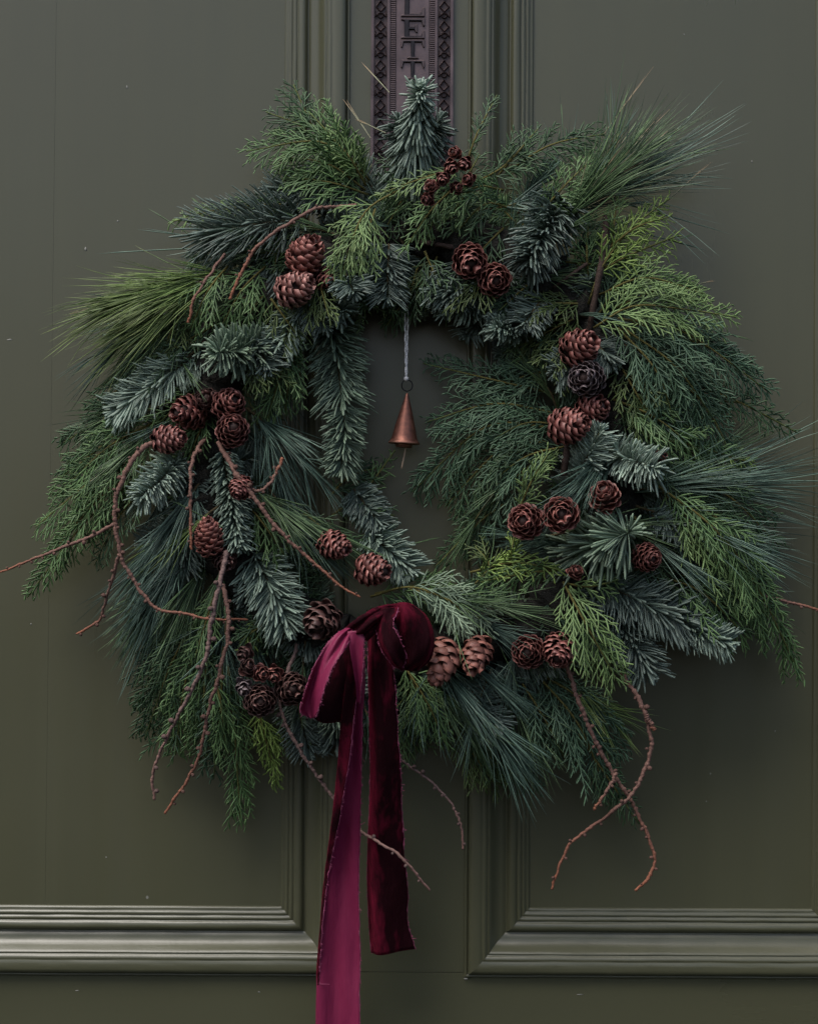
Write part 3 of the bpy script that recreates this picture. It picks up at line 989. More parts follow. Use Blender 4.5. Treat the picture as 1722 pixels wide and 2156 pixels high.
# single stray needles that stand clear of the greenery
STRAY = [
    ((1165, 430, 46), (1378, 136, 26), 'pine_pale'), ((1260, 385, 46), (1410, 225, 24), 'pine_pale'), ((1300, 370, 46), (1435, 256, 22), 'pine_pale'),
    ((1280, 350, 46), (1545, 304, 22), 'pine_green'), ((1290, 378, 46), (1505, 312, 24), 'pine_green'), ((1250, 365, 40), (1542, 372, 22), 'pine_blue'),
    ((1290, 375, 36), (1525, 389, 18), 'pine_blue'), ((1230, 405, 50), (1533, 490, 28), 'pine_blue'), ((1330, 485, 46), (1490, 526, 26), 'pine_blue'),
    ((1385, 440, 30), (1500, 338, 30), 'pine_pale'), ((1310, 410, 40), (1426, 311, 18), 'pine_green'), ((1380, 520, 30), (1466, 490, 12), 'pine_green'),
    ((1480, 690, 40), (1586, 717, 14), 'pine_green'), ((1460, 600, 30), (1505, 590, 24), 'pine_pale'), ((1185, 290, 40), (1181, 215, 14), 'pine_green'),
    ((780, 290, 60), (723, 203, 20), 'pine_pale'), ((820, 195, 60), (762, 130, 20), 'pine_pale'), ((812, 280, 74), (747, 250, 40), 'pine_pale'),
    ((440, 520, 44), (312, 434, 20), 'pine_green'), ((430, 522, 44), (206, 531, 24), 'pine_blue'), ((420, 500, 40), (290, 480, 22), 'pine_blue'),
    ((430, 440, 40), (402, 414, 20), 'pine_green'), ((240, 640, 40), (138, 660, 12), 'pine_pale'), ((1500, 1060, 40), (1718, 1112, 18), 'pine_blue'),
    ((1480, 1130, 40), (1716, 1215, 18), 'pine_blue'), ((1430, 1150, 46), (1700, 1330, 22), 'pine_green'), ((1560, 960, 40), (1655, 912, 20), 'pine_blue'),
    ((850, 1150, 40), (930, 1130, 18), 'pine_green'), ((470, 1110, 80), (360, 1050, 84), 'pine_green'), ((300, 1240, 40), (236, 1330, 14), 'pine_blue'),
]
for a, b_, nm in STRAY:
    pa, pb = np.array(P(*a)), np.array(P(*b_))
    vec = pb - pa
    L = np.linalg.norm(vec)
    k = 2
    B = np.repeat(pa[None], k, 0)
    D = nrm(np.repeat(vec[None], k, 0)) + rng.normal(0, .012, (k, 3))
    v, q, ats = blades(B, D, [L, L * .9], [2.4 * S, 1.9 * S], np.repeat(np.array([[.3, 0, 1.0]]), k, 0), np.array([[0, 0, -.02], [0, 0, .01]]), PINEP, 3, .8, np.array([.8, .5]))
    root = empty("pine_needle", pa); root.parent = wreath
    me = quad_mesh("needle_pair", v - pa, q, True, ats); me.materials.append(FOL[nm])
    link("needle_pair", me, root)

C = cedar
C([(720, 360, 36), (660, 270, 44), (618, 178, 34)], 46, 'cedar_dark', "dark cedar tip pointing up at the top left")
C([(700, 340, 40), (640, 270, 46), (560, 235, 36)], 34, 'cedar_dark')
C([(775, 385, 40), (680, 300, 58), (520, 318, 44)], 56, 'cedar_mid', "cedar frond curling down at its tip, top left", droop=.2)
C([(778, 380, 40), (720, 310, 56), (650, 235, 44)], 58, 'cedar_mid', droop=.02)
C([(770, 400, 44), (690, 345, 60), (590, 330, 50)], 60, 'cedar_mid', droop=.2)
C([(775, 410, 44), (700, 385, 60), (600, 372, 48)], 54, 'cedar_mid', droop=.2)
C([(770, 390, 46), (735, 330, 62), (690, 280, 56)], 44, 'cedar_bright', droop=.05)
C([(850, 395, 66), (775, 440, 84), (740, 510, 92), (715, 600, 86)], 46, 'cedar_bright', "bright lime cedar frond hanging beside the upper left cones", s0=.3)
C([(790, 440, 80), (772, 500, 90), (762, 572, 86)], 40, 'cedar_bright')
C([(985, 350, 60), (900, 372, 76), (790, 412, 72)], 22, 'cedar_bright', ang=36)
C([(980, 375, 60), (910, 440, 76), (850, 528, 74)], 26, 'cedar_mid', ang=36)
C([(1000, 380, 56), (930, 430, 70), (900, 500, 66)], 34, 'cedar_mid')
C([(860, 400, 46), (830, 450, 60), (800, 500, 56)], 40, 'cedar_dark')
C([(985, 335, 56), (1005, 280, 56), (1046, 200, 40)], 16, 'cedar_dark', ang=32)
C([(1060, 400, 50), (1000, 395, 80), (945, 455, 78)], 38, 'cedar_mid', droop=.3)
C([(1080, 440, 50), (1020, 430, 72), (960, 490, 66)], 42, 'cedar_dark', droop=.3)
C([(1070, 360, 46), (1160, 305, 52), (1272, 282, 40)], 46, 'cedar_dark', "dark cedar frond along the top right")
C([(1040, 380, 46), (1090, 320, 50), (1135, 268, 36)], 36, 'cedar_dark')
C([(1010, 380, 46), (1060, 350, 56), (1100, 300, 40)], 36, 'cedar_dark')
C([(1120, 470, 50), (1180, 400, 66), (1250, 330, 50)], 40, 'cedar_mid')
C([(1060, 480, 50), (1020, 520, 60), (990, 560, 50)], 40, 'cedar_dark')
C([(1238, 640, 60), (1268, 560, 72), (1330, 480, 66), (1408, 418, 50)], 34, 'cedar_yellow', "yellow-green cedar frond rising at right", s0=.22, ang=38, dens=.8)
C([(1262, 570, 66), (1330, 535, 72), (1428, 495, 52)], 30, 'cedar_yellow', ang=38, dens=.8)
C([(1285, 520, 68), (1340, 478, 74), (1414, 455, 56)], 24, 'cedar_yellow', ang=38, dens=.8)
C([(1285, 540, 60), (1292, 470, 66), (1302, 395, 50)], 22, 'cedar_bright', ang=36)
C([(1240, 600, 50), (1235, 530, 62), (1240, 450, 50)], 36, 'cedar_mid')
C([(1250, 690, 66), (1330, 645, 82), (1430, 650, 74), (1552, 668, 54)], 60, 'cedar_bright', "long light green cedar frond reaching right", s0=.02)
C([(1262, 620, 60), (1360, 585, 74), (1490, 622, 52)], 48, 'cedar_bright', s0=.05, droop=.02)
C([(1290, 650, 56), (1390, 610, 62), (1480, 610, 48)], 44, 'cedar_mid')
C([(1300, 670, 62), (1440, 700, 74), (1625, 830, 40)], 54, 'cedar_blue', "blue-green cedar spray cascading on the right", droop=.2)
C([(1310, 690, 66), (1420, 770, 78), (1500, 880, 62)], 60, 'cedar_blue', droop=.25)
C([(1300, 690, 64), (1380, 780, 76), (1420, 890, 66)], 56, 'cedar_blue', droop=.25)
C([(1330, 680, 56), (1460, 720, 62), (1585, 775, 40)], 46, 'cedar_blue', droop=.2)
C([(1380, 760, 56), (1480, 850, 60), (1540, 960, 44)], 54, 'cedar_blue', droop=.2)
C([(1400, 790, 50), (1540, 840, 48), (1680, 912, 24)], 40, 'cedar_dark', dens=.8)
C([(1420, 800, 44), (1500, 840, 40), (1590, 850, 22)], 30, 'cedar_blue', dens=.8)
C([(1290, 840, 60), (1380, 880, 72), (1470, 950, 60)], 52, 'cedar_mid')
C([(1310, 920, 56), (1420, 930, 62), (1580, 972, 36)], 40, 'cedar_mid')
C([(1530, 962, 44), (1555, 968, 42), (1588, 974, 34)], 14, 'cedar_yellow')
C([(1300, 760, 56), (1340, 830, 70), (1380, 900, 62)], 50, 'cedar_olive')
C([(1320, 960, 56), (1410, 990, 66), (1510, 1040, 48)], 44, 'cedar_dark')
C([(1380, 1020, 66), (1500, 1110, 82), (1590, 1230, 70), (1682, 1418, 36)], 44, 'cedar_mid', "long green cedar frond trailing down the right side", droop=.25, ang=32)
C([(1390, 1030, 60), (1470, 1120, 74), (1540, 1220, 66)], 40, 'cedar_bright', droop=.25, ang=32)
C([(1420, 1040, 56), (1540, 1120, 62), (1620, 1290, 40)], 44, 'cedar_dark', droop=.25)
C([(1400, 1215, 54), (1480, 1250, 66), (1575, 1345, 50)], 64, 'cedar_mid', "flat grey-green cedar frond at lower right", droop=.1)
C([(1430, 1210, 50), (1530, 1230, 58), (1600, 1310, 40)], 50, 'cedar_mid')
C([(1440, 1000, 50), (1540, 1050, 52), (1640, 1150, 30)], 44, 'cedar_dark')
C([(1170, 830, 46), (1040, 800, 50), (890, 765, 26)], 46, 'cedar_blue', "blue-green cedar frond spreading into the opening", droop=.1)
C([(1170, 870, 48), (1040, 850, 54), (900, 888, 30)], 54, 'cedar_blue')
C([(1160, 900, 48), (1020, 900, 54), (868, 1035, 30)], 60, 'cedar_blue', droop=.2)
C([(1150, 930, 46), (1050, 950, 52), (940, 1065, 30)], 56, 'cedar_dark', droop=.2)
C([(1140, 960, 44), (1060, 1030, 46), (990, 1130, 26)], 58, 'cedar_blue', droop=.2)
C([(1100, 1040, 40), (1020, 1090, 40), (915, 1195, 20)], 42, 'cedar_dark', dens=.8)
C([(1180, 780, 46), (1110, 790, 50), (1010, 830, 30)], 40, 'cedar_blue')
C([(1200, 900, 56), (1110, 890, 66), (1030, 930, 56)], 50, 'cedar_blue')
C([(1190, 940, 56), (1110, 960, 66), (1040, 1010, 56)], 50, 'cedar_blue')
C([(1180, 690, 56), (1190, 760, 66), (1196, 850, 62)], 26, 'cedar_blue', ang=34, w=5)
C([(1130, 680, 50), (1165, 740, 62), (1190, 820, 60)], 24, 'cedar_blue', ang=34, w=5)
C([(1240, 640, 56), (1150, 640, 70), (1060, 660, 62)], 44, 'cedar_olive')
C([(1230, 660, 50), (1170, 690, 62), (1090, 730, 50)], 40, 'cedar_olive')
C([(1085, 1090, 62), (1120, 1010, 76), (1160, 945, 72)], 28, 'cedar_bright', ang=34, label="small bright cedar tip above the left of the three cones")
C([(990, 1205, 54), (1080, 1185, 70), (1180, 1200, 72)], 26, 'cedar_yellow', ang=36)
C([(1070, 1205, 60), (1076, 1165, 72), (1084, 1118, 72)], 20, 'cedar_yellow', ang=36)
C([(1000, 1230, 56), (1030, 1190, 62), (1000, 1150, 50)], 34, 'cedar_olive')
C([(1190, 1200, 60), (1120, 1205, 72), (1010, 1225, 62)], 30, 'cedar_mid', ang=36)
C([(780, 1256, 50), (880, 1238, 72), (1030, 1310, 72)], 52, 'cedar_pale', "pale green cedar frond above the velvet loop", s0=.35)
C([(860, 1240, 60), (950, 1265, 74), (990, 1330, 66)], 44, 'cedar_pale', s0=.2)
C([(790, 1250, 50), (860, 1235, 60), (950, 1225, 56)], 34, 'cedar_mid')
C([(1185, 1225, 68), (1225, 1300, 86), (1300, 1435, 76)], 56, 'cedar_bright', "bright cedar frond hanging beside the lower right cones", s0=.02, ang=38)
C([(1190, 1228, 64), (1240, 1235, 80), (1300, 1222, 72)], 26, 'cedar_bright')
C([(850, 1400, 54), (900, 1480, 68), (940, 1570, 60)], 36, 'cedar_mid', "green cedar tip below the bow's right loop")
C([(855, 1410, 50), (885, 1470, 60), (900, 1530, 50)], 34, 'cedar_bright')
C([(930, 1500, 36), (990, 1580, 40), (1050, 1662, 26)], 44, 'cedar_olive')
C([(970, 1540, 36), (1040, 1600, 36), (1140, 1660, 20)], 34, 'cedar_dark')
C([(1130, 1420, 46), (1220, 1530, 52), (1285, 1690, 24)], 56, 'cedar_blue', "blue-green cedar frond hanging down at lower right", droop=.2)
C([(1140, 1420, 44), (1230, 1480, 50), (1310, 1600, 28)], 48, 'cedar_blue', droop=.2)
C([(1200, 1520, 40), (1260, 1610, 40), (1345, 1735, 18)], 34, 'cedar_dark', droop=.2)
C([(1100, 1440, 46), (1150, 1520, 50), (1190, 1600, 34)], 46, 'cedar_blue')
C([(345, 880, 50), (230, 940, 56), (120, 1045, 30)], 50, 'cedar_mid', "green cedar fronds fanning out on the left edge", droop=.15)
C([(340, 920, 50), (210, 1000, 52), (75, 1110, 28)], 50, 'cedar_mid', droop=.15)
C([(330, 960, 50), (200, 1060, 50), (85, 1200, 26)], 50, 'cedar_mid', droop=.15)
C([(310, 990, 46), (180, 1100, 44), (58, 1258, 22)], 40, 'cedar_mid', droop=.15)
C([(330, 1000, 44), (250, 1090, 46), (200, 1190, 28)], 46, 'cedar_dark', droop=.2)
C([(330, 830, 44), (220, 880, 46), (130, 935, 24)], 44, 'cedar_dark')
C([(300, 780, 40), (230, 840, 40), (180, 930, 22)], 34, 'cedar_dark')
C([(300, 870, 46), (190, 960, 44), (125, 1010, 26)], 40, 'cedar_dark')
C([(480, 560, 56), (440, 610, 72), (402, 690, 66)], 44, 'cedar_mid', "cedar frond behind the short reddish twig")
C([(560, 560, 54), (510, 610, 70), (465, 690, 62)], 44, 'cedar_mid')
C([(590, 590, 50), (540, 640, 64), (500, 705, 60)], 40, 'cedar_mid')
C([(605, 700, 50), (590, 790, 62), (560, 892, 54)], 44, 'cedar_mid', "cedar frond hanging right of the left cone cluster")
C([(625, 720, 44), (610, 800, 54), (600, 870, 46)], 36, 'cedar_mid')
C([(420, 820, 54), (380, 850, 68), (330, 895, 62)], 36, 'cedar_mid')
C([(400, 640, 46), (360, 700, 56), (330, 780, 46)], 40, 'cedar_olive')
C([(440, 850, 50), (420, 910, 66), (395, 970, 60)], 36, 'cedar_mid')
C([(420, 1290, 44), (360, 1400, 50), (305, 1555, 20)], 50, 'cedar_dark', droop=.2)
C([(430, 1320, 44), (390, 1440, 50), (370, 1590, 22)], 48, 'cedar_mid', "green cedar frond hanging low on the left", droop=.2)
C([(440, 1340, 44), (430, 1460, 50), (420, 1600, 24)], 46, 'cedar_mid', droop=.2)
C([(470, 1360, 44), (465, 1480, 48), (450, 1640, 22)], 44, 'cedar_blue', droop=.2)
C([(480, 1400, 44), (495, 1550, 40), (507, 1738, 16)], 36, 'cedar_mid', "longest green cedar tip hanging at bottom left", droop=.2, ang=34)
C([(520, 1420, 40), (556, 1540, 36), (584, 1655, 16)], 26, 'cedar_yellow', droop=.2, ang=34, s0=.3)
C([(380, 1280, 40), (330, 1380, 42), (290, 1490, 20)], 40, 'cedar_dark', droop=.2)
C([(455, 1430, 56), (468, 1500, 56), (475, 1570, 40)], 28, 'cedar_mid', ang=36)
C([(520, 1060, 50), (560, 1110, 66), (600, 1170, 62)], 40, 'cedar_mid')
C([(640, 1080, 50), (690, 1120, 60), (740, 1150, 52)], 40, 'cedar_dark')
C([(700, 1085, 34), (770, 1030, 34), (832, 948, 22)], 26, 'cedar_mid', dens=.8)
C([(690, 1050, 34), (740, 1000, 34), (800, 985, 22)], 36, 'cedar_dark')
C([(720, 1060, 34), (770, 1080, 40), (830, 1085, 26)], 30, 'cedar_dark')
C([(560, 440, 46), (470, 440, 54), (358, 468, 36)], 20, 'cedar_bright', ang=34, label="thin lime cedar tip pointing left at upper left")
C([(620, 430, 46), (540, 432, 54), (460, 440, 40)], 28, 'cedar_mid')
C([(880, 560, 46), (860, 620, 50), (810, 690, 34)], 34, 'cedar_dark')
C([(920, 540, 50), (900, 590, 56), (860, 640, 42)], 34, 'cedar_olive')
C([(540, 1300, 50), (520, 1390, 56), (560, 1420, 56)], 14, 'cedar_yellow')

# thick old sticks that show between the greenery
for pts, r in (([(1278, 455, 62), (1268, 540, 70), (1250, 640, 66), (1238, 705, 56)], 8), ([(1198, 925, 60), (1192, 960, 66), (1186, 1000, 62)], 9),
               ([(1235, 555, 62), (1200, 580, 66), (1165, 605, 60)], 4), ([(880, 510, 56), (930, 516, 60), (985, 528, 56)], 6)):
    path = spline(Pn(pts), 24)
    root = empty("old_stick", path[0]); root.parent = wreath
    link("bark", tube("bark", path - path[0], np.linspace(r, r * .75, 24) * S * (1 + .08 * rng.standard_normal(24)), 8, True, .06), root, M_VINE)

# ------------------------------------------------------------------ larch twigs
bm = bmesh.new()
bmesh.ops.create_icosphere(bm, subdivisions=1, radius=1.0)
for v in bm.verts:
    v.co.z *= 1.15
    v.co *= 1 + random.uniform(-.12, .12)
BUD = {}
bud0 = bm_mesh("bud", bm, True)
for nm, mt in (('twig', M_TWIG), ('grey', M_TWIG_GREY)):
    b2 = bud0.copy(); b2.materials.append(mt); BUD[nm] = b2


def twig(label, pts, r0, r1, branches=(), kind='twig', step=34, bud=5.2):
    mat = M_TWIG if kind == 'twig' else M_TWIG_GREY
    base = P(*pts[0])
    root = empty("larch_twig", base)
    tag(root, label, "twig", "knobbly larch twigs on the wreath")

    def run(p, ra, rb, name, parent_off):
        n = max(int(30 * len(p) * .6), 30)
        path = spline(Pn(p), n)
        w = np.convolve(rng.standard_normal((n + 6)), np.ones(7) / 7, 'valid') * S * 3.0
        w2 = np.convolve(rng.standard_normal((n + 6)), np.ones(7) / 7, 'valid') * S * 1.6
        path = path + np.stack([w, w * 0, w2], 1)
        r = np.linspace(ra, rb, n) * S
        r = r * (1 + .10 * np.sin(np.arange(n) * 1.9) + .10 * rng.standard_normal(n) + .22 * (rng.random(n) < .10))
        link(name, tube(name, path - np.array(base), r * .76, 8, True, .10), root, mat)
        T = tangents(path)
        Lp = np.sum(np.linalg.norm(np.diff(path, axis=0), axis=1)) / S
        k = int(Lp / step)
        for i in range(1, k + 1):
            f = (i + random.uniform(-.35, .35)) / (k + .6)
            idx = min(max(int(f * n), 1), n - 2)
            t_ = Vector(T[idx])
            sd = t_.cross(Vector((0, -1, 0))).normalized() * random.choice((-1, 1))
            dr = (sd + Vector((0, -random.uniform(0, .9), 0)) + t_ * .35).normalized()
            sz = bud * S * random.uniform(.6, 1.15) * (1 - .35 * f)
            o = link("bud", BUD[kind], root)
            o.location = Vector(path[idx]) - base + dr * (r[idx] + sz * .55)
            o.rotation_euler = dr.to_track_quat('Z', 'Y').to_euler()
            o.scale = (sz, sz, sz)
        return path

    run(pts, r0 * 1.06, r1 * .88, "main_stem", base)
    for bp, ba, bb in branches:
        run(bp, ba, bb, "side_shoot", base)
    return root


twig("long forked larch twig with reddish bark reaching the left edge", [(328, 930, 84), (298, 946, 92), (268, 988, 96), (247, 1042, 96), (243, 1100, 94), (252, 1160, 92), (275, 1212, 90), (302, 1252, 90), (332, 1283, 90), (380, 1290, 88), (440, 1302, 84), (520, 1305, 66)], 6.5, 3.2,
     [([(243, 1102, 94), (180, 1135, 88), (100, 1165, 74), (-6, 1208, 58)], 5, 2.8), ([(252, 1166, 92), (240, 1212, 84), (222, 1270, 70), (208, 1308, 60), (162, 1335, 50)], 4.2, 3)])
twig("diagonal reddish twig running from the left cones down to the bow", [(462, 930, 84), (498, 995, 96), (540, 1055, 98), (600, 1130, 96), (660, 1185, 94), (720, 1235, 92), (758, 1258, 90)], 6.5, 3.2,
     [([(512, 1020, 96), (545, 1034, 94), (572, 1012, 92), (597, 964, 88)], 4, 4.2)])
twig("short upright brown twig between two fir sprigs on the left", [(434, 922, 72), (408, 960, 86), (402, 1010, 92), (403, 1080, 92), (402, 1158, 90)], 5, 3.8)
twig("thick pinkish grey twig hanging at lower left, the outer of a pair", [(477, 1160, 84), (465, 1222, 92), (450, 1290, 94), (437, 1370, 90), (415, 1430, 84), (385, 1490, 74), (350, 1560, 60), (324, 1620, 48), (325, 1684, 40)], 6.2, 3.6, kind='grey', step=62, bud=7)
twig("inner hanging twig at lower left with a pale reddish tip", [(470, 1230, 78), (480, 1290, 86), (478, 1350, 86), (466, 1410, 82), (450, 1455, 78), (435, 1520, 68), (420, 1590, 56), (393, 1645, 46), (347, 1712, 36)], 5.6, 3.8, kind='twig', step=40, bud=6)
twig("arched bare reddish twig over the upper left cones", [(748, 433, 74), (670, 440, 90), (612, 468, 96), (560, 502, 98), (520, 552, 98), (485, 630, 94)], 4.6, 4.4, step=70, bud=4)
twig("short thin reddish twig over the bright pine needles", [(474, 535, 78), (432, 590, 90), (410, 632, 92), (396, 680, 90)], 3.4, 3.8, step=60, bud=3.6)
twig("brown twig passing behind one ribbon tail and across the other", [(628, 1355, 60), (598, 1440, 70), (592, 1500, 70), (640, 1592, 62), (700, 1680, 52), (752, 1742, 52), (800, 1775, 78), (845, 1805, 82), (880, 1845, 76), (905, 1874, 70)], 5, 3.4, kind='grey', step=46, bud=6.5)
twig("thin curved twig emerging right of the dark velvet tail", [(810, 1560, 40), (850, 1604, 44), (900, 1640, 46), (948, 1690, 46), (970, 1740, 44), (975, 1788, 40)], 3.6, 3.2, kind='grey', step=34, bud=5)
twig("reddish twig hanging at lower right and curling left at its tip", [(1192, 1390, 72), (1215, 1470, 76), (1245, 1545, 70), (1287, 1622, 60), (1328, 1685, 54), (1360, 1752, 50), (1378, 1800, 48), (1370, 1842, 46), (1338, 1876, 44)], 5.6, 4.6,
     [([(1300, 1626, 66), (1280, 1660, 66), (1250, 1706, 62)], 4.6, 3.6)], step=36, bud=5.4)
twig("pinkish twig looping across another at lower right towards the left", [(1308, 1415, 62), (1348, 1480, 68), (1368, 1535, 66), (1364, 1600, 64), (1332, 1668, 62), (1280, 1715, 56), (1212, 1765, 46), (1180, 1815, 42), (1162, 1872, 38)], 6, 3.8,
     [([(1360, 1505, 70), (1378, 1538, 70)], 6, 5)], kind='twig', step=44, bud=6)
twig("short reddish twig tip poking out at the right edge", [(1560, 1250, 40), (1640, 1262, 42), (1730, 1288, 34)], 4, 3.6, step=30, bud=4.5)


# ------------------------------------------------------------------ cones
def scale_mesh(name, mat, w=1.0, cup=.22, tipcurl=.10, point=0.0):
    nu, nv = 6, 5
    vs, al, rm = [], [], []
    for layer in (0, 1):
        for j in range(nv):
            f = j / (nv - 1)
            wd = w * (.36 + .64 * math.sin(min(f * 1.55, 1.0) * math.pi / 2)) * (1 - (.30 + point) * max(f - .65, 0) / .35 * 1.1)
            for i in range(nu):
                x = (i / (nu - 1) - .5)
                yy = f - .22 * (2 * abs(x)) ** 2.2 * max(f - .3, 0) / .7
                zz = cup * (4 * x * x) * wd - cup * .4 * math.sin(f * 3.0) + tipcurl * max(f - .6, 0) ** 2 * 5
                th = .045 * (1 - .6 * f)
                vs.append((x * wd, yy, zz - (th if layer else 0)))
                al.append(f)
                rm.append(max(f ** 4, (2 * abs(x)) ** 4 * f))
    q = []
    n1 = nu * nv
    for j in range(nv - 1):
        for i in range(nu - 1):
            a = j * nu + i
            q.append((a, a + 1, a + nu + 1, a + nu))
            a += n1
            q.append((a + nu, a + nu + 1, a + 1, a))
    ring = [i for i in range(nu)] + [j * nu + nu - 1 for j in range(1, nv)] + [(nv - 1) * nu + i for i in range(nu - 2, -1, -1)] + [j * nu for j in range(nv - 2, 0, -1)]
    for k in range(len(ring)):
        a, b2 = ring[k], ring[(k + 1) % len(ring)]
        q.append((b2, a, a + n1, b2 + n1))
    me = quad_mesh(name, np.array(vs), np.array(q), True, {'along': al, 'rim': rm})
    me.materials.append(mat)
    return me


SCALE = {k: [scale_mesh("scale", m_, 1.0, .24, .10), scale_mesh("scale", m_, 1.12, .30, .18)] for k, m_ in CONE_M.items()}
bm = bmesh.new()
bmesh.ops.create_icosphere(bm, subdivisions=2, radius=1.0)
CORE = bm_mesh("core", bm, True)
CORE.materials.append(M_CORE)


def cone(label, u, v, d, r, axis, kind='brown', length=1.0, openness=.5, n=46, group="larch cones tucked into the wreath", name="pine_cone", cat="pine cone", size=1.0):
    """axis: direction of the tip as (right, up, towards the viewer)"""
    ax = Vector((axis[0], -axis[2], axis[1])).normalized()
    R = r * S
    Lc = 2.05 * R * length
    d -= 12
    r *= random.uniform(.95, 1.06)
    openness += random.uniform(-.1, .1)
    root = empty(name, P(u, v, d) - ax * Lc * .5)
    root.rotation_mode = 'QUATERNION'
    root.rotation_quaternion = ax.to_track_quat('Z', 'Y') @ Quaternion((0, 0, 1), random.random() * 6.28)
    tag(root, label, cat, group)
    o = link("core", CORE, root)
    o.location = (0, 0, Lc * .47)
    o.scale = (R * .50, R * .50, Lc * .46)
    for i in range(n):
        if n > 20 and random.random() < .035:
            continue
        f = (i + .5) / n
        z = Lc * (.06 + .86 * f ** .92)
        pr = np.interp(f, [0, .12, .35, .6, .8, 1], [.72, .95, 1.0, .86, .60, .24])
        rad = R * pr
        e = math.radians(np.interp(f, [0, .3, .7, 1], [18 - 22 * openness, 44 - 26 * openness, 62 - 20 * openness, 84])) + random.gauss(0, .12)
        ph = i * 2.39996 + random.gauss(0, .06)
        rv = Vector((math.cos(ph), math.sin(ph), 0))
        tv = Vector((-math.sin(ph), math.cos(ph), 0))
        yv = rv * math.cos(e) + Vector((0, 0, 1)) * math.sin(e)
        zv = tv.cross(yv)
        if zv.z < 0 and e < 1.4: zv = -zv
        tv = yv.cross(zv)
        sl = (R * .42 + rad * .36) * random.uniform(.93, 1.07) * size
        sw = (R * .30 + rad * .48) * random.uniform(.92, 1.08) * size
        core_r = rad * .98 - sl * math.cos(e)
        pos = rv * max(core_r, 0) + Vector((0, 0, z - sl * math.sin(e) * .55))
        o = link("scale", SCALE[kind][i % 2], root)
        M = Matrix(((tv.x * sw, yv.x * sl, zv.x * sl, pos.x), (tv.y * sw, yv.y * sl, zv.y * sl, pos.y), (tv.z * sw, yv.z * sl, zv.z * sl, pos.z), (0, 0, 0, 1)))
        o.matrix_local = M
    return root


CONES = [
    ("large reddish cone above the pink cone at upper left", 645, 537, 96, 42, (.5, .75, .45), 'red', 1.05, .35),
    ("pinkish cone lying on its side, lowest of the upper left trio", 622, 608, 104, 40, (.85, .35, .45), 'pink', 1.08, .35),
    ("shadowed cone half hidden behind the upper left pair and lime cedar", 688, 590, 90, 30, (.3, -.3, .8), 'brown', 1, .5),
    ("open rosette cone at upper right, the upper of two touching", 989, 550, 96, 40, (.05, -.32, 1), 'brown', .85, .85),
    ("open rosette cone at upper right, the lower of two touching", 1041, 590, 98, 38, (.05, -.2, 1), 'brown', .85, .85),
    ("dark red cone topping the column of four on the right", 1220, 732, 96, 43, (.62, .35, .72), 'brown', 1.0, .35),
    ("greyish weathered cone, second in the right column of four", 1234, 797, 100, 41, (-.35, .05, 1), 'grey', .9, .6),
    ("third cone of the right column, tucked behind the grey one", 1248, 860, 90, 37, (.6, .1, .8), 'brown', .95, .4),
    ("bottom cone of the right column with its pale tip to the right", 1197, 897, 100, 42, (.85, .12, .55), 'brown', 1.05, .3),
    ("single upright open cone above the wide fir star on the right", 1272, 1045, 102, 36, (-.2, .55, .85), 'red', .85, .9),
    ("left cone of the touching pair right of the opening", 1106, 1098, 104, 40, (-.3, .1, 1), 'red', .9, .75),
    ("right rosy cone of the touching pair right of the opening", 1181, 1084, 106, 41, (-.05, .1, 1), 'red', .8, .85),
    ("dark cone in shade under the fir star on the right", 1362, 1174, 90, 32, (.3, -.1, 1), 'brown', 1, .5),
    ("cone with a pale whorled tip, uppermost of the left cluster", 482, 851, 96, 37, (.45, .3, .85), 'brown', .95, .5),
    ("round whorled cone just above the start of the diagonal twig", 490, 906, 104, 37, (.15, .25, 1), 'brown', .95, .5),
    ("dark reddish cone in shade at the left of the left cluster", 398, 868, 84, 40, (-.6, -.1, .75), 'brown', 1.05, .5),
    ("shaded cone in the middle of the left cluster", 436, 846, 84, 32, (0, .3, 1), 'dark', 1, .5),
    ("cone lying sideways at the head of the forked twig", 357, 925, 96, 33, (.9, .05, .4), 'brown', 1.15, .3),
    ("small cone strung on the diagonal twig", 507, 1028, 106, 27, (-.2, -.5, .85), 'brown', 1, .4),
    ("tall upright red-brown cone beside the short brown twig", 440, 1130, 96, 33, (-.05, .95, .35), 'red', 1.3, .35),
    ("dark cone behind the top of the hanging grey twig", 474, 1178, 86, 28, (.3, -.4, .8), 'dark', 1, .5),
    ("half hidden brown cone under pine needles above the bow", 705, 1148, 90, 33, (.75, -.25, .6), 'brown', 1.15, .4),
    ("brown cone with pale tip pointing right above the bow", 785, 1200, 92, 37, (.9, -.1, .5), 'brown', 1.05, .4),
    ("dark open cone left of the bow's knot", 678, 1307, 92, 43, (-.35, -.5, .8), 'dark', .95, .85),
    ("tan cone with broad scales touching the velvet loop", 932, 1393, 98, 40, (-.35, -.85, .4), 'tan', 1.3, .15),
    ("tan cone with broad scales, right neighbour of the one at the loop", 1003, 1378, 94, 36, (-.25, -.7, .6), 'tan', 1.15, .2),
    ("dark red cone facing down at lower right above a hanging twig", 1178, 1370, 100, 39, (-.25, -.5, .85), 'brown', .95, .6),
    ("cone veiled by pine needles, left of the dark red lower cone", 1112, 1372, 90, 38, (-.2, .1, 1), 'brown', 1, .6),
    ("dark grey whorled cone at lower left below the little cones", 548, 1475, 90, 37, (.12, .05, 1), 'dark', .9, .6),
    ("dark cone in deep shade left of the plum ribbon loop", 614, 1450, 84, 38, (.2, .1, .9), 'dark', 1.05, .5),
]
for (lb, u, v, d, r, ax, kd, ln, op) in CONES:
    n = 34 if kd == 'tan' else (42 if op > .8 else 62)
    cone(lb, u, v, d, r, ax, kd, ln, op, n, size=1.22 if kd == 'tan' else (1.10 if op > .8 else .92))
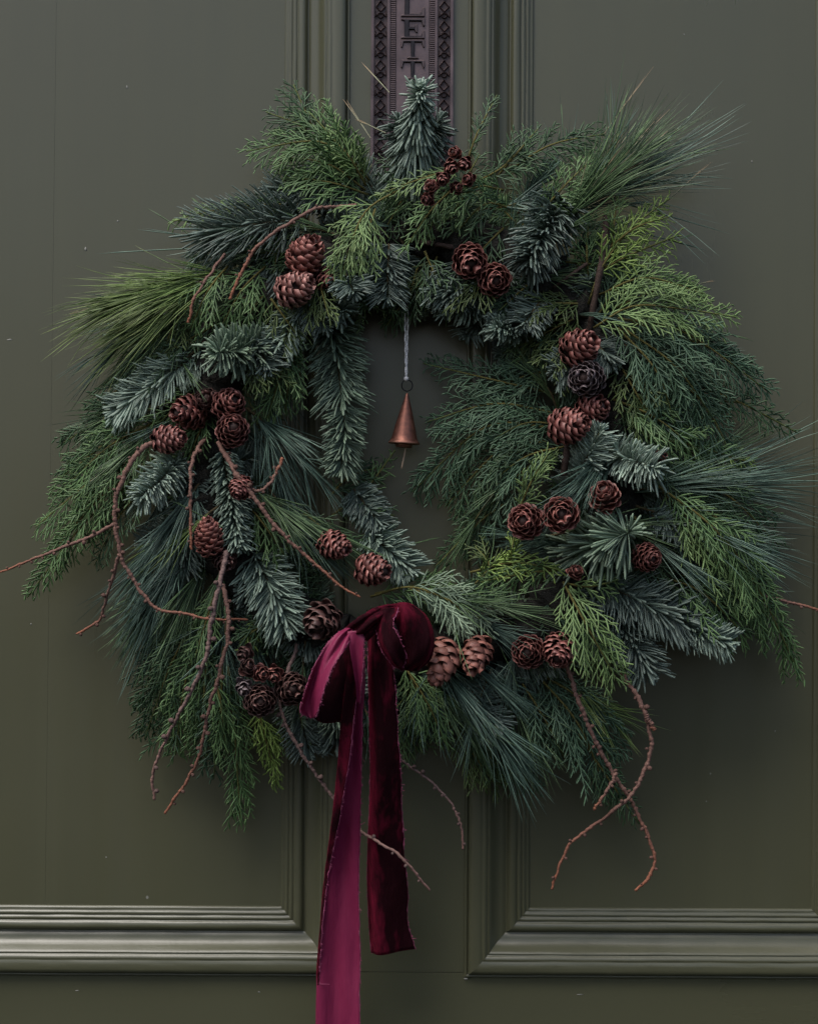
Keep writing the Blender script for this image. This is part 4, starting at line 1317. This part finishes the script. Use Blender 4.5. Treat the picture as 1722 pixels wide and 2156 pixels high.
SMALL = [
    ("tiny reddish cone at the end of the yellow cedar stem, lower right", 1212, 1204, 92, 15, 'red'),
    ("tiny brown cone beside the pale fir tuft on the right", 1391, 960, 90, 12, 'brown'),
    ("topmost little cone of the cluster under the letter plate", 958, 322, 74, 13, 'red'),
    ("little cone on the right of the cluster under the letter plate", 978, 345, 78, 14, 'brown'),
    ("little cone in the middle of the cluster under the letter plate", 950, 352, 82, 15, 'red'),
    ("little cone at the lower right end of the top cluster", 986, 378, 78, 13, 'red'),
    ("little cone at the left of the middle of the top cluster", 932, 376, 84, 14, 'brown'),
    ("little cone hanging below the centre of the top cluster", 962, 396, 78, 13, 'brown'),
    ("little cone at the far left of the top cluster", 908, 392, 82, 14, 'red'),
    ("lowest little cone of the top cluster", 900, 420, 78, 13, 'brown'),
    ("uppermost dark little cone near the inner hanging twig", 516, 1376, 76, 17, 'dark'),
    ("little purple-brown cone left of the yellow stem at lower left", 522, 1405, 84, 18, 'dark'),
    ("little red-brown cone in the middle of the lower left group", 552, 1418, 86, 16, 'brown'),
    ("little dark cone right in the lower left group", 578, 1420, 82, 16, 'brown'),
    ("little greyish cone just above the dark grey whorled cone", 514, 1448, 84, 17, 'grey'),
]
for lb, u, v, d, r, kd in SMALL:
    cone(lb, u, v, d + (22 if v < 430 else 6), r * 1.12, (random.uniform(-.6, .6), random.uniform(-.7, .5), .8), kd, .95, .7, 13, "little seed cones on the wreath", "seed_cone", "seed cone", 1.5)

# ------------------------------------------------------------------ velvet bow
bow = empty("ribbon_bow", P(770, 1315, 100))
tag(bow, "wine red velvet ribbon bow with plum satin back and long frayed tails", "bow")
BO = np.array(bow.location)


def ribbon(name, cols, n=70, m=14, wave=0.0, fray=(0, -1), seed=0, pleat=0.0, pleats=2.5, decay=.5):
    """cols: polylines of (u, v, d), one per lengthwise line of the ribbon; the first side faces the viewer
    where lines run left to right"""
    r = np.random.default_rng(seed + 5)
    lines = [spline(Pn(c), n) for c in cols]
    G = np.stack(lines, 1)                    # n, k, 3
    k = G.shape[1]
    out = np.zeros((n, m, 3))
    for i in range(n):
        out[i] = spline(G[i], m) if k > 2 else G[i][0] + (G[i][1] - G[i][0]) * np.linspace(0, 1, m)[:, None]
    # nibbled edges and a soft ripple
    ed = np.convolve(r.standard_normal(n + 4), np.ones(5) / 5, 'valid')[:, None] * S * 1.6
    out[:, 0] += ed * nrm(out[:, 0] - out[:, 1])
    ed = np.convolve(r.standard_normal(n + 4), np.ones(5) / 5, 'valid')[:, None] * S * 1.6
    out[:, -1] += ed * nrm(out[:, -1] - out[:, -2])
    if wave:
        ii, jj = np.meshgrid(np.arange(n), np.arange(m), indexing='ij')
        out[:, :, 1] += wave * .001 * (np.sin(ii * .16 + jj * .35 + seed) + .6 * np.sin(ii * .07 - jj * .5 + 2 * seed))
    if pleat:
        ii, jj = np.meshgrid(np.arange(n) / (n - 1), np.arange(m) / (m - 1), indexing='ij')
        env = np.minimum(ii / .08, 1) * np.exp(-ii / decay) * np.sin(np.pi * np.clip(jj, .02, .98)) ** .5
        out[:, :, 1] += pleat * .001 * env * np.sin(jj * math.tau * pleats + seed + 1.6 * ii)
    du = np.gradient(out, axis=0); dv = np.gradient(out, axis=1)
    nn = nrm(np.cross(dv, du))
    th = .00035
    A = out + nn * th
    B = out - nn * th
    v = np.concatenate([A.reshape(-1, 3), B.reshape(-1, 3)]) - BO
    i, j = np.meshgrid(np.arange(n - 1), np.arange(m - 1), indexing='ij')
    a = (i * m + j).ravel()
    qa = np.stack([a, a + m, a + m + 1, a + 1], 1)      # faces +n
    qb = qa[:, ::-1] + n * m
    N0 = n * m
    rim = []
    for ii in range(n - 1):
        p, q2 = ii * m, (ii + 1) * m
        rim.append((p, p + N0, q2 + N0, q2))
        p, q2 = ii * m + m - 1, (ii + 1) * m + m - 1
        rim.append((p, q2, q2 + N0, p + N0))
    for jj in range(m - 1):
        rim.append((jj, jj + 1, jj + 1 + N0, jj + N0))
        p = (n - 1) * m + jj
        rim.append((p, p + N0, p + 1 + N0, p + 1))
    q = np.vstack([qa, qb, np.array(rim)])
    # check which way +n looks: keep geometry, choose materials by flag
    mi = np.r_[np.ones(len(qa)), np.zeros(len(qb)), np.zeros(len(rim))].astype(int)
    me = quad_mesh(name, v, q, True, None, mi)
    o = link(name, me, bow)
    me.materials.append(M_VELVET)
    me.materials.append(M_SATIN)
    # loose threads along the raw edges
    parts = []
    for e in fray:
        edge = out[:, e]
        inn = out[:, 1 if e == 0 else -2]
        cnt = int(np.sum(np.linalg.norm(np.diff(edge, axis=0), axis=1)) / S / 1.1)
        s = r.random(cnt)
        x = s * (n - 1); i0 = np.minimum(x.astype(int), n - 2); f = (x - i0)[:, None]
        b = edge[i0] * (1 - f) + edge[i0 + 1] * f
        ow = nrm(edge[i0] - inn[i0])
        ta = nrm(edge[i0 + 1] - edge[i0])
        D = nrm(ow + ta * r.normal(.3, .9, (cnt, 1)) + r.normal(0, .35, (cnt, 3)))
        L = np.where(r.random(cnt) < .012, r.uniform(5, 9, cnt), r.uniform(1.2, 3.6, cnt)) * S
        parts.append(blades(b - ow * S, D, L, 1.2 * S, ta, r.normal(0, .5, (cnt, 3)), [(0, 1), (.5, .9), (1, .5)], 3, .8))
    for e in fray:
        edge = out[:, e] + r.normal(0, .5 * S, (n, 3))
        pt = tangents(edge)
        parts.append(blades(edge[:-1], edge[1:] - edge[:-1], np.linalg.norm(edge[1:] - edge[:-1], axis=1) * 1.3, r.uniform(1.2, 3.0, n - 1) * S, nrm(np.cross(pt[:-1], np.array([0, -1., .1]))), np.zeros((n - 1, 3)), [(0, .7), (.5, 1), (1, .6)], 3, .8))
    if parts:
        fv, fq, fa = join_blades(parts)
        fm = quad_mesh("frayed_edge", fv - BO, fq, True)
        fm.materials.append(M_FRAY)
        fo = link("frayed_edge", fm, o)
        fo['kind'] = 'stuff'
    return o


def flip(cols):
    return cols[::-1]


# with columns listed left to right and rows downwards the velvet looks at the viewer; listed right to left, the satin does
tail_r = ribbon("tail", [
    [(773, 1305, 86), (775, 1360, 80), (776, 1420, 82), (778, 1520, 80), (780, 1640, 66), (776, 1750, 52), (773, 1850, 46), (777, 1950, 42), (782, 2006, 44)],
    [(790, 1305, 104), (789, 1360, 100), (792, 1420, 104), (795, 1520, 98), (798, 1640, 88), (797, 1750, 73), (797, 1850, 62), (800, 1950, 56), (804, 2010, 53)],
    [(828, 1305, 92), (828, 1360, 94), (831, 1420, 100), (836, 1520, 95), (843, 1640, 82), (848, 1750, 68), (857, 1860, 58), (858, 1940, 52), (873, 1998, 48)]], 90, 20, .9, (0, -1), 1, 3.5, 1.4, .35)
tail_r['label'] = "dark wine velvet tail cut short"
tail_l = ribbon("tail", flip([
    [(748, 1330, 100), (751, 1440, 104), (748, 1500, 100), (735, 1600, 90), (719, 1700, 78), (706, 1775, 68), (690, 1860, 60), (676, 2000, 52), (671, 2100, 50), (668, 2250, 48)],
    [(734, 1345, 104), (729, 1440, 110), (722, 1500, 106), (714, 1600, 97), (703, 1700, 85), (694, 1775, 74), (684, 1860, 64), (674, 2000, 56), (669, 2100, 53), (666, 2250, 50)],
    [(740, 1350, 92), (745, 1440, 94), (740, 1500, 92), (738, 1600, 82), (732, 1700, 70), (726, 1775, 62), (720, 1860, 55), (716, 2000, 49), (713, 2100, 47), (712, 2250, 46)],
    [(766, 1345, 92), (768, 1440, 94), (765, 1500, 92), (762, 1600, 84), (759, 1700, 72), (757, 1775, 64), (755, 1860, 58), (758, 2000, 52), (757, 2100, 50), (757, 2250, 48)]][0:0] or [
    [(750, 1335, 106), (751, 1440, 108), (748, 1500, 105), (735, 1600, 95), (719, 1700, 83), (705, 1775, 72), (689, 1860, 62), (675.5, 2000, 54), (670.5, 2100, 51), (667.5, 2250, 49)],
    [(733, 1345, 104), (727, 1440, 106), (720, 1500, 102), (712, 1600, 93), (702, 1700, 80), (693, 1775, 69), (683, 1860, 60), (672, 2000, 52), (668, 2100, 50), (665, 2250, 48)],
    [(750, 1350, 94), (747, 1440, 95), (742, 1500, 92), (737, 1600, 82), (731, 1700, 70), (725, 1775, 61), (719, 1860, 54), (715, 2000, 48), (713, 2100, 46), (712, 2250, 45)],
    [(766, 1345, 92), (768, 1440, 94), (765, 1500, 92), (762, 1600, 84), (759, 1700, 72), (757, 1775, 64), (755, 1860, 58), (758, 2000, 52), (757, 2100, 50), (757, 2250, 48)]]), 100, 30, 1.1, (0, -1), 2)
tail_l['label'] = "long plum satin tail running out of the picture"
# left loop: the satin ply in front, the velvet ply behind
ribbon("loop", flip([
    [(742, 1318, 108), (706, 1338, 120), (668, 1390, 126), (644, 1450, 124), (633, 1496, 118), (650, 1510, 112)],
    [(743, 1320, 112), (712, 1346, 122), (678, 1396, 122), (656, 1452, 116), (648, 1500, 111), (655, 1512, 112)],
    [(744, 1326, 108), (728, 1362, 126), (700, 1408, 136), (680, 1462, 136), (671, 1495, 126), (661, 1512, 114)]]), 60, 22, .8, (0, -1), 3, 2.6, 1.8, 1.2)
ribbon("loop", [
    [(735, 1335, 102), (705, 1380, 106), (684, 1430, 106), (668, 1480, 106), (655, 1508, 108)],
    [(752, 1340, 104), (735, 1400, 108), (715, 1460, 106), (700, 1510, 104), (680, 1522, 104)],
    [(768, 1345, 98), (756, 1400, 98), (740, 1460, 98), (728, 1505, 98), (712, 1520, 98)]], 50, 12, .4, (-1,), 4)
# the strip of satin between the left loop and its tail
ribbon("fold", flip([
    [(729, 1330, 116), (734, 1360, 122), (741, 1400, 122), (748, 1440, 117), (751, 1480, 108)],
    [(748, 1328, 119), (750, 1360, 117), (753, 1400, 115), (755, 1440, 111), (756, 1480, 106)],
    [(762, 1330, 116), (766, 1350, 120), (765, 1400, 119), (761, 1440, 114), (758, 1480, 106)]]), 40, 10, .2, (0,), 5)
# right loop: two bulging plies of velvet meeting at a frayed edge
ribbon("loop", [
    [(786, 1296, 112), (793, 1330, 124), (801, 1362, 130), (822, 1396, 128), (848, 1412, 120)],
    [(808, 1280, 120), (812, 1330, 136), (820, 1365, 140), (834, 1396, 134), (848, 1412, 120)],
    [(838, 1280, 122), (828, 1312, 136), (838, 1340, 139), (849, 1362, 136), (854, 1384, 130), (849, 1408, 120)]], 60, 22, .9, (-1, 0), 6, 3.2, 1.6, .9)
ribbon("loop", [
    [(822, 1274, 112), (832, 1312, 118), (842, 1345, 120), (850, 1385, 118), (848, 1408, 112)],
    [(848, 1268, 116), (866, 1300, 124), (874, 1345, 126), (872, 1390, 122), (862, 1412, 114)],
    [(866, 1272, 112), (890, 1296, 119), (903, 1342, 120), (896, 1386, 116), (874, 1413, 109)],
    [(872, 1276, 100), (900, 1300, 100), (914, 1344, 98), (907, 1386, 96), (880, 1411, 98)]], 60, 26, 1.5, (0,), 7, 4.2, 2.4, .8)
ribbon("knot", flip([
    [(728, 1322, 106), (752, 1302, 118), (782, 1283, 120), (812, 1273, 112), (840, 1271, 104)],
    [(744, 1338, 112), (766, 1324, 124), (790, 1302, 127), (818, 1286, 119), (846, 1281, 110)],
    [(762, 1352, 102), (776, 1347, 113), (793, 1328, 118), (812, 1302, 112), (842, 1294, 102)]]), 44, 26, 1.2, (), 8, 4.0, 2.6, 3.0)

# ------------------------------------------------------------------ copper bell on its cord
bell = empty("hanging_bell", P(857, 829, 40))
tag(bell, "small conical copper bell on a silver cord hanging in the wreath's opening", "bell")
BL = bell.location.copy()
tilt = Matrix.Rotation(math.radians(3.5), 4, 'Y')


def lathe(name, prof, n=40):
    v = np.array([[(r * math.cos(a), r * math.sin(a), z) for a in np.linspace(0, math.tau, n, endpoint=False)] for r, z in prof])
    m_ = len(prof)
    q = []
    for i in range(m_ - 1):
        for j in range(n):
            q.append((i * n + j, i * n + (j + 1) % n, (i + 1) * n + (j + 1) % n, (i + 1) * n + j))
    return quad_mesh(name, v.reshape(-1, 3) * S, np.array(q)[:, ::-1], True)


prof = [(0.6, 2), (2.6, 0), (4.8, -8), (8.2, -20), (12.6, -36), (17.4, -54), (21.8, -72), (24.9, -86), (26.6, -92), (29.8, -97.5), (33.4, -101.5), (30.2, -103.2), (28.6, -102), (27, -96), (22.5, -84), (13, -52), (5, -20), (1, -6)]
me = lathe("bell_body", prof)
me.transform(tilt)
link("body", me, bell, M_COPPER)
# notched little crown inside the mouth
me = lathe("mouth_ring", [(15, -92), (17, -104), (16.5, -110), (14, -109), (13, -100)], 18)
me.transform(tilt)
link("mouth_ring", me, bell, M_COPPER)
pts = [BL + Vector((-1 * S, -2 * S, -90 * S)), BL + Vector((-3 * S, -3 * S, -112 * S)), BL + Vector((-11 * S, -4 * S, -153 * S))]
link("clapper", tube("clapper", np.array(spline([tuple(p - BL) for p in pts], 14)), np.linspace(2.0, 1.6, 14) * S, 8), bell, M_WOOD)
a = np.linspace(0, math.tau, 33)
ringp = np.stack([11 * S * np.cos(a), 1.5 * S * np.sin(a * 2), 17 * S + 11.5 * S * np.sin(a)], 1)
link("wire_ring", tube("wire_ring", ringp, np.full(33, 1.25 * S), 7), bell, M_WIRE)


def cordpath(x0, x1, z0, z1, tw, ph):
    f = np.linspace(0, 1, 90)
    return np.stack([(x0 + (x1 - x0) * f + 0.5 * np.sin(f * tw + ph)) * S, (.8 * np.cos(f * tw + ph)) * S - .0006 * 0, (z0 + (z1 - z0) * f) * S], 1)


link("cord", tube("cord", cordpath(-2.4, -5.5, 30, 240, 60, 0), np.full(90, 2.0 * S), 7, True, .12), bell, M_CORD)
link("cord", tube("cord", cordpath(-1.0, 3.0, 30, 240, 60, 3.1), np.full(90, 1.9 * S), 7, True, .12), bell, M_CORD)
bm = bmesh.new()
bmesh.ops.create_icosphere(bm, subdivisions=2, radius=5.2 * S)
for v in bm.verts:
    v.co *= 1 + random.uniform(-.16, .16)
bmesh.ops.translate(bm, verts=bm.verts, vec=(-1.6 * S, -1 * S, 31 * S))
link("cord_knot", bm_mesh("cord_knot", bm, True), bell, M_CORD)
